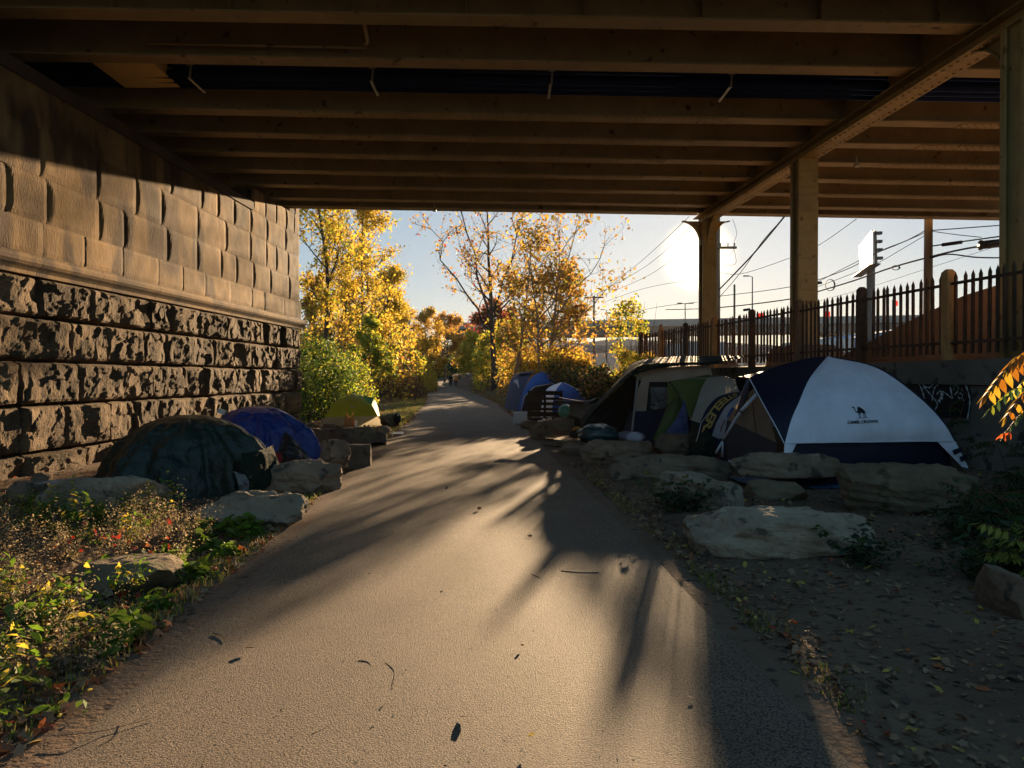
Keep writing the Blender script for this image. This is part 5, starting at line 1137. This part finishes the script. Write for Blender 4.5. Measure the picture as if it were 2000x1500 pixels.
def mk_sumac():
    root = empty('sumac', (3.35, 4.3, 0), 0, 'sumac sapling with sunlit orange feather leaves reaching in at the right edge', 'sapling'); root.location = (0,0,0)
    q = MB(); q.tube(curve([(3.45,4.4,0),(3.4,4.3,.7),(3.3,4.2,1.2),(3.15,4.1,1.75)]), [.016]*10+[.01]*7, 6); q.build('stem', BARK, root, smooth=True)
    Y = 4.1
    frond(root, W(2040,665,Y), W(1926,770,Y-.1), .05, 12, .115, LOG, 1, 'leaflet')
    frond(root, W(2040,742,Y+.1), W(1965,815,Y), .04, 7, .09, LOG, 2, 'leaflet')
    frond(root, W(1990,848,Y), W(1955,848,Y), .01, 4, .065, LRED, 3, 'leaflet')
    frond(root, W(2030,760,Y+.3), W(1930,800,Y+.3), .06, 9, .08, LG[:2], 4); frond(root, W(2040,790,Y+.3), W(1960,850,Y+.4), .05, 8, .07, [LG[0], LD[0]], 5)
    frond(root, W(2050,720,Y+.3), W(1975,770,Y+.5), .05, 8, .08, [LG[1], LG[3]], 6)
mk_sumac()
def feather_bush(x, y, h, n, seed, label, mats, size=.09, group=None):
    r = random.Random(seed); root = empty('sapling', (x, y, gz(x,y)), 0, label, 'sapling', group); q = MB()
    for k in range(n):
        d = Vector((r.gauss(0,.45), r.gauss(0,.45), 1)).normalized(); hh = h*r.uniform(.55,1.1); tip = d*hh; q.tube([Vector((r.gauss(0,.04),r.gauss(0,.04),-.02)), tip*.5+Vector((0,0,.03)), tip], [.009,.006,.003], 5)
        for j in range(5):
            b = tip*r.uniform(.4,1); e = b+Vector((r.gauss(0,.3), r.gauss(0,.3), r.gauss(-.02,.1))).normalized()*r.uniform(.25,.42)
            frond(root, b, e, .04, 8, size, mats, seed*100+k*10+j)
    q.build('stem', BARK, root)
for i, (u, v, h, n) in enumerate(((1985,985,.85,5),(1935,1012,.45,3),(2000,1060,.75,5),(2060,1000,1.2,5),(2030,940,1.3,5),(1965,930,.8,4),(1880,1030,.3,2))):
    g = G(u, v); feather_bush(min(g.x, wallX(g.y)-.25), g.y, h, n, 50+i, 'dark feather-leaved sapling '+('above the boulder at the right edge','at the right end of the block-shaped boulder','beside the pale yellow-green sapling','tallest at the very right edge','close under the graffiti wall at the right edge','just right of the white tent foot','smallest, on the dirt below the block-shaped boulder')[i], [LD[0], LD[1]], group='dark saplings on the right')
gy = G(1978,1140); feather_bush(gy.x+.05, gy.y, .45, 3, 70, 'pale yellow-green leafy sapling above the boulder at the right edge', [leafmat('leaf_pale', (.24,.25,.04), .4)], size=.13)
def big_leaf_plant(u, v, seed, label):
    g = G(u, v); root = empty('leafy_plant', (g.x, g.y, gz(g.x,g.y)), 0, label, 'plant'); r = random.Random(seed)
    for k in range(5):
        a = -1.2+k*.6; c = Vector((math.sin(a)*.12, -.05, .12+.03*(k % 2))); s = .17; q = MB()
        T = [(0,-.3,0),(.3,-.15,.03),(.34,.25,0),(.12,.35,.04),(0,.6,-.05),(-.12,.35,.04),(-.34,.25,0),(-.3,-.15,.03)]
        Rm = Matrix.Rotation(-a,3,'Z') @ Matrix.Rotation(-.5,3,'X'); q.add([c+Rm @ (Vector(t)*s) for t in T], [tuple(range(8))]); q.tube([Vector((0,0,0)), c], .003, 3); q.build('leaf', leafmat('leaf_bluegreen', (.03,.085,.05), .2), root)
big_leaf_plant(1672, 1098, 5, 'blue-green broad-leaved plant at the right foot of the largest boulder'); big_leaf_plant(1340, 1000, 6, 'blue-green leafy plant at the foot of the pale sloping boulder')

# twigs and single leaves on the asphalt
def on(u, v, dz=.03): g = G(u, v); g.z = PATHZ+.012+dz*.45-.008*(dz > .01); return g
TW = M('twig', (.09,.06,.04), .9); 
def twig(pts, r0, label):
    q = MB(); q.tube(curve([on(a, b, c*.6) for a, b, c in pts], 10), [r0*(1-.5*i/10) for i in range(11)], 5); tag(q.build('twig', TW, None, smooth=True), label, 'twig')
twig([(190,1470,.02),(235,1440,.03),(268,1402,.07)], .0022, 'long thin pale twig on the path in the lower left corner')
twig([(115,1448,.02),(200,1440,.03),(304,1412,.03)], .0022, 'long straight dark twig on the path in the lower left corner')
twig([(699,1300,.03),(718,1303,.03),(728,1318,.02)], .002, 'short curved twig left of the forked one mid-path')
twig([(748,1302,.02),(762,1312,.03),(770,1325,.03),(767,1350,.015)], .0022, 'longer bent twig lying in the middle of the path')
twig([(1096,1121,.02),(1130,1124,.02),(1170,1124,.02)], .005, 'thin reddish twig lying across the path near the shadow')
twig([(415,1245,.02),(432,1250,.03),(438,1262,.02)], .004, 'small hooked twig by the left path edge')
twig([(608,1446,.02),(630,1436,.02),(651,1424,.02)], .003, 'fine straight twig near the bottom of the path')
twig([(1038,1128,.02),(1050,1133,.03),(1056,1137,.02)], .0035, 'small arched twig beside the reddish twig')
twig([(380,1205,.02),(392,1196,.02),(400,1186,.02)], .003, 'pale hair-thin twig near the left path edge')
def pathleaf(u, v, s, mi, tm, label, seed, tilt=.5):
    o = scatter('fallen_leaf', [on(u, v, .004)], s, [LIT[mi]], [1], tm, seed, tilt=tilt, kind='thing', label=label, cat='leaf', smin=.9)
for k, (u, v, s, mi, tm, lab) in enumerate(((1040,1466,.055,3,MP,'curled yellow leaf on the path near the bottom of the picture'),(906,1420,.045,1,OV,'dark flat leaf on the path near the bottom'),(1436,1247,.08,0,MP,'brown lobed leaf lying in the broad column shadow'),(872,961,.09,1,OV,'large dark leaf on the path beyond the tarp tents'),(768,1047,.05,1,MP,'small dark curled leaf left of the middle of the path'),(936,1001,.06,1,OV,'dark leaf beside the palm-like shadow'),(1034,1054,.07,1,MP,'dark leaf inside the big shadow'),(586,1494,.05,4,OV,'pale leaf scrap at the bottom edge of the path'),(1020,1276,.025,4,OV,'tiny pale leaf scrap mid-path'),(1270,1200,.03,4,OV,'tiny pale leaf scrap near the narrow shadow stripe'),(485,1280,.04,0,OV,'small tan leaf left of mid-path'),(862,1168,.04,1,OV,'short dark leaf strip in the sunny part of the path'),(1350,1376,.04,0,OV,'small tan leaf at the left border of the broad shadow'),(1100,800,.08,1,MP,'brown leaf on the far part of the path'))):
    pathleaf(u, v, s, mi, tm, lab, 100+k)
cr = []
for _ in range(900):
    y = 2.3+rg.random()**1.5*14; x = rg.uniform(interp(PL, y), interp(PR, y)); cr.append((x, y, PATHZ+.012))
scatter('crumbs', cr, .012, [LIT[0], LIT[1], LIT[4]], [2,3,2], OV, 13, label='tiny bits of leaf and grit strewn over the asphalt', cat='grit')
# ---------------------------------------------------------------- far structures, poles and wires
def mk_far():
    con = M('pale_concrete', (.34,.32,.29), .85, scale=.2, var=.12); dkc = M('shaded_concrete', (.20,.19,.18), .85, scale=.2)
    root = empty('far_overpass', (0,0,0), 0, 'long pale concrete motorway overpass crossing the background', 'overpass')
    def tz(x): return 1.6+(738-(629-.011*(x-20)*9.67/1))*150/F if False else 13.0+.012*(x-10)
    def pr(name, y0, y1, dz0, dz1, mat, x0=-14, x1=190):
        q = MB(); q.prism([(x0,y0,tz(x0)+dz0),(x0,y1,tz(x0)+dz0),(x0,y1,tz(x0)+dz1),(x0,y0,tz(x0)+dz1)], (x1-x0, (x1-x0)*-.06, tz(x1)-tz(x0)), 0); q.build(name, mat, root)
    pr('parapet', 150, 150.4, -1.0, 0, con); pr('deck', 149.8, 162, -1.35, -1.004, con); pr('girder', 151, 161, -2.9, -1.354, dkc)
    for x in (2, 34, 66, 98, 130):
        yy = 156-(x+14)*.06; q = MB(); q.box((x, yy, 4.7), (1.8, 1.8, 10)); q.box((x, yy, tz(x)-3.3), (3.2, 9, .75)); q.build('pier', con, root)
    r2 = empty('far_ramp', (0,0,0), 0, 'lower concrete ramp passing under the motorway overpass', 'ramp')
    q = MB(); q.prism([(18,175,9.4),(120,165,7.4),(120,165,5.9),(18,175,7.9)], (0,8,0)); q.build('deck', con, r2)
    for x in (30, 55, 80, 105): q = MB(); q.box((x, 177-(x-18)*.1, 4.2), (1.4,1.4,7.5)); q.build('pier', con, r2)
    # hills
    hill = M('far_hill', (.10,.10,.10), .95, scale=.02); V = []; xs = np.linspace(-900, 1500, 60)
    for k, (y, s) in enumerate(((700,0),(820,1),(1100,.85),(1400,0))):
        for x in xs: V.append((x, y, -2+s*(42+22*mnoise.noise(Vector((x*.004, 3, 0)))+6*mnoise.noise(Vector((x*.02, k, 0))))))
    n = len(xs); Q = [(j*n+i, j*n+i+1, (j+1)*n+i+1, (j+1)*n+i) for j in range(3) for i in range(n-1)]
    tag(link('hills', np_mesh('hills', V, Q, [hill], smooth=True)), kind='structure')
    # low buildings behind the fence
    def building(u0, u1, vt, vb, Y, dep, label, mat, wins, roofv=0, wmat=None):
        r = empty('building', (0,0,0), 0, label, 'building'); a = W(u0, vt, Y); b = W(u1, vb, Y)
        q = MB(); q.prism([(a.x,Y,1.5),(b.x,Y,1.5),(b.x,Y,a.z-roofv),((a.x+b.x)/2,Y,a.z),(a.x,Y,a.z-roofv)], (0,dep,0)); q.build('wall', mat, r)
        for (wu0, wu1, wv0, wv1) in wins:
            c = W((wu0+wu1)/2, (wv0+wv1)/2, Y-.03); q = MB(); q.box(c, ((wu1-wu0)*Y/F, .08, (wv1-wv0)*Y/F)); f = q.build('window', wmat or M('pale_window', (.75,.75,.72), .3), r)
            q = MB(); q.box(c+Vector((0,-.07,0)), (.08,.03,(wv1-wv0)*Y/F)); q.build('mullion', M('frame_grey', (.2,.2,.22), .6), f)
    building(1675, 1838, 642, 700, 105, 30, 'long blue-grey warehouse with pale windows behind the fence', M('blue_siding', (.20,.27,.38), .7, var=.1), [(1712,1722,664,688),(1766,1779,650,676),(1800,1812,652,678)], roofv=1.2)
    building(1776, 1806, 672, 700, 98, 6, 'small brick red shed before the blue-grey warehouse', M('brick_red', (.30,.07,.05), .8), [(1788,1794,678,688)])
    building(1598, 1668, 662, 700, 90, 12, 'low white trailer building left of the warehouse', M('white_siding', (.62,.62,.60), .7, var=.1), [(1612,1622,668,680),(1640,1652,668,680)])
    building(1340, 1420, 668, 706, 120, 20, 'pale low building under the farthest column', M('white_siding', (.62,.62,.60)), [(1352,1362,676,690),(1390,1400,676,690)])
    building(1925, 1946, 583, 700, 210, 15, 'distant grey tower block beside the nearest column', M('tower_grey', (.25,.26,.28), .7), [(1930,1941,590+10*k,595+10*k) for k in range(7)])
    # billboard
    r = empty('billboard', (0,0,0), 0, 'tall billboard seen almost edge-on with a glowing white face', 'billboard')
    face = M('vinyl_sheet', (.88,.86,.80), .25, var=.03, transl=.45, spec=.6); st = M('grey_steel', (.12,.10,.09), .6)
    a0, a1 = W(1677,483,96), W(1679,533,96); b0, b1 = W(1701,451,80), W(1703,516,80)
    q = MB(); q.prism([a0, b0, b1, a1], (.25,.03,0)); q.build('panel', face, r)
    q = MB(); q.prism([a0+Vector((.30,.05,0)), b0+Vector((.30,.05,0)), b1+Vector((.30,.05,0)), a1+Vector((.30,.05,0))], (.3,.05,0))
    for k in range(4): c = b0.lerp(b1, (k+.3)/4)+Vector((.8,0,0)); q.box(c, (.5,.5,.3))
    q.build('frame', st, r)
    q = MB(); q.beam(W(1672,541,94), W(1708,516,79), 1.1, .12); q.build('catwalk', st, r)
    q = MB(); q.tube([Vector((W(1700,516,86).x, 86, 1)), W(1700,520,86)], .45, 10); q.build('pole', st, r)
    wood = M('pole_wood', (.17,.12,.075), .9, scale=3, col2=(.27,.2,.13), stretch=(1,1,.15), bump=.4)
    def pole(u, vt, vb, Y, rad, label, arms=()):
        r = empty('utility_pole', (0,0,0), 0, label, 'utility pole'); x = (u-1000)*Y/F; q = MB(); q.tube([(x,Y,1.2),(x,Y,W(u,vt,Y).z)], [rad*1.1, rad*.85], 12); q.build('pole', wood, r, smooth=True)
        for (u0, u1, v) in arms:
            q = MB(); q.beam(W(u0,v,Y-rad), W(u1,v,Y-rad), .12, .14); a = q.build('crossarm', wood, r)
            for t in (.08,.35,.65,.92):
                q = MB(); c = W(u0+(u1-u0)*t, v-3, Y-rad); q.tube([c, c+Vector((0,0,.18))], .04, 6); q.build('insulator', M('porcelain', (.3,.3,.3), .3), a)
        return r
    pole(1812, 380, 0, 26, .155, 'thick wooden utility pole standing behind the fence near the warehouse')
    pole(1402, 400, 0, 44, .13, 'wooden utility pole with a crossarm just right of the farthest column', [(1390,1438,484)])
    pole(1160, 578, 0, 72, .11, 'distant utility pole with a crossarm left of the low sun', [(1142,1180,581)])
    pole(1434, 556, 0, 60, .09, 'thin leaning utility pole behind the crossarm pole')
    stl = M('lamp_steel', (.16,.15,.14), .5, metal=.4)
    def lamp(u, vt, Y, label, two):
        r = empty('street_lamp', (0,0,0), 0, label, 'street lamp'); x = (u-1000)*Y/F; t = W(u, vt, Y); q = MB(); q.tube([(x,Y,1),t], [.14,.07], 8); q.build('pole', stl, r)
        for s_ in ((-1,1) if two else (-1,)):
            q = MB(); q.tube([t, t+Vector((s_*.5,0,.12))], .04, 5); q.box(t+Vector((s_*.85,0,.12)), (.75,.3,.14)); q.build('lamp_head', stl, r)
    lamp(1338, 594, 112, 'street lamp with two heads below the low sun', True); lamp(1469, 541, 100, 'tall thin single-headed lamp post right of the crossarm pole', False); lamp(1185, 606, 150, 'thin distant mast left of the crossarm pole', False)
    # wires
    wm = M('cable_black', (.02,.02,.025), .6, var=.1)
    def cable(pts, r, label, name='cable', cat='cable'):
        P = [W(u, v, Y) for u, v, Y in pts]; q = MB(); q.tube(curve(P, 30) if len(P) > 2 else P, r, 5); return tag(q.build(name, wm, None, smooth=True), label, cat)
    cable([(1152,578,72),(1240,520,58),(1345,424,45)], .016, 'uppermost of three thin wires rising left of the sun')
    cable([(1160,577,72),(1260,521,58),(1356,436,45)], .016, 'middle of three thin wires rising left of the sun')
    cable([(1172,579,72),(1270,536,58),(1362,465,45)], .016, 'lowest of three thin wires rising left of the sun')
    cable([(1404,566,44),(1470,497,38),(1534,420,33)], .04, 'thick dark cable climbing steeply from the crossarm pole to the bridge')
    cable([(1404,582,44),(1447,531,40),(1490,470,36),(1532,424,33)], .018, 'thin wire running just below the steep thick cable')
    cable([(1300,605,60),(1402,601,44),(1545,584,38),(1592,571,36),(1668,548,32),(1740,523,29),(1812,503,26),(1880,487,24),(1965,474,22)], .032, 'long heavy cable sagging across behind the columns to the thick pole')
    cable([(1402,531,44),(1447,535,42),(1545,503,38),(1600,478,35),(1672,428,31)], .014, 'wavy wire crossing behind the middle column')
    cable([(1402,579,44),(1545,560,37),(1651,527,32),(1715,492,29),(1770,470,27),(1812,447,26)], .018, 'wire rising from the crossarm pole to the top of the thick pole')
    cable([(1592,553,34),(1680,508,30),(1752,478,28),(1812,452,26)], .014, 'second thin wire rising to the top of the thick pole')
    cable([(1592,562,34),(1700,520,30),(1760,487,28),(1812,456,26)], .012, 'third and lowest thin wire rising to the top of the thick pole')
    cable([(1812,451,26),(1880,446,25),(1960,440,24)], .018, 'upper wire leading right from the thick pole')
    cable([(1812,451,26),(1860,458,25),(1915,464,24)], .014, 'slack wire drooping right from the thick pole')
    cable([(1812,482,26),(1880,472,25),(1960,461,24)], .024, 'cable with long black splice box right of the thick pole')
    cable([(1812,506,26),(1850,497,25),(1905,503,24),(1960,504,24)], .024, 'lowest cable leading right from the thick pole')
    cable([(1592,590,60),(1700,560,50),(1800,528,42),(1950,480,34)], .012, 'faint thin wire low behind the billboard pole')
    cable([(1402,470,44),(1420,500,44),(1434,486,44)], .014, 'slack loop of wire under the crossarm', )
    cable([(1430,428,44),(1438,455,44),(1432,480,44),(1436,515,44),(1405,518,44)], .012, 'curly loose wire hanging beside the crossarm pole')
    cable([(1180,590,90),(1260,563,80),(1362,545,60)], .02, 'faint wire descending towards the distant pole')
    cable([(1165,640,72),(1260,605,66),(1362,590,60)], .02, 'faint wire passing low under the sun')
    for u, v, Y, L, rr, label in ((1858,476,25,.72,.06,'long black splice case on the cable right of the thick pole'),(1458,605,41,.4,.07,'small black splice case on the heavy cable beside the middle column'),(1598,553,33,.3,.06,'small black splice case right of the middle column')):
        c = W(u, v, Y); q = MB(); d = Vector((L/2,0,L*.07)); q.tube([c-d, c-d*.9, c+d*.9, c+d], [.01,rr,rr,.01], 8); tag(q.build('splice_case', wm, None, smooth=True), label, 'splice case')
    q = MB(); c = W(1934, 478, 23); q.tube([c-Vector((.32,0,.02)), c+Vector((.32,0,.05))], .13, 12); q.tube([c+Vector((-.33,0,-.02)), c+Vector((-.30,0,-.02))], .16, 12); tag(q.build('transformer', M('grey_can', (.06,.06,.065), .5), None, smooth=True), 'dark grey equipment can hanging beside the nearest column', 'transformer')
    for u, v, Y, R1, label in ((1621,557,33,.22,'coil of spare cable hanging right of the middle column'),(1749,523,29,.16,'snowshoe-shaped loop of cable left of the thick pole')):
        c = W(u, v, Y); q = MB()
        for k in range(3): q.tube([c+Vector((math.cos(t)*R1*(1-.06*k), .02*k, math.sin(t)*R1*(1.15 if R1 > .2 else .55))) for t in [6.2832*i/20 for i in range(21)]], .014, 4)
        tag(q.build('cable_coil', wm, None, smooth=True), label, 'cable coil')
    red = M('red_flag', (.60,.03,.03), .8, transl=.3)
    for u, v, Y, label in ((1485,617,60,'small red flag just above the fence left of the middle column'),(1615,614,60,'small red flag right of the middle column'),(1684,604,60,'small red flag beside the billboard pole'),(1747,593,60,'small red flag left of the thick pole')):
        q = MB(); c = W(u, v, Y); q.tube([c+Vector((-.2,0,-3)), c+Vector((-.2,0,.3))], .025, 5); q.build('x', wm).name = 'flagpole'
        o = bpy.data.objects['flagpole'] if 'flagpole' in bpy.data.objects else None
        fl = MB(); fl.grid(lambda a, b: c+Vector((-.18+.42*a, .05*math.sin(a*6), -.2+.42*b)), 6, 3); r = empty('flag', (0,0,0), 0, label, 'flag'); fl.build('cloth', red, r)
        for ob in list(COL.objects):
            if ob.name == 'flagpole': ob.parent = r; ob.name = 'staff'
mk_far()

def mk_haze():
    m = bpy.data.materials.new('haze'); m.use_nodes = True; n = m.node_tree.nodes; l = m.node_tree.links
    n.remove(n['Principled BSDF']); v = n.new('ShaderNodeVolumePrincipled'); v.inputs['Density'].default_value = .00006; v.inputs['Color'].default_value = (.95,.93,.90,1); v.inputs['Anisotropy'].default_value = .3
    l.new(v.outputs[0], n['Material Output'].inputs['Volume'])
    q = MB(); q.box((300, 690, 38), (2500, 1440, 84)); tag(q.build('haze', m), 'thin pale haze in the low sun', 'haze', None, 'stuff')
mk_haze()
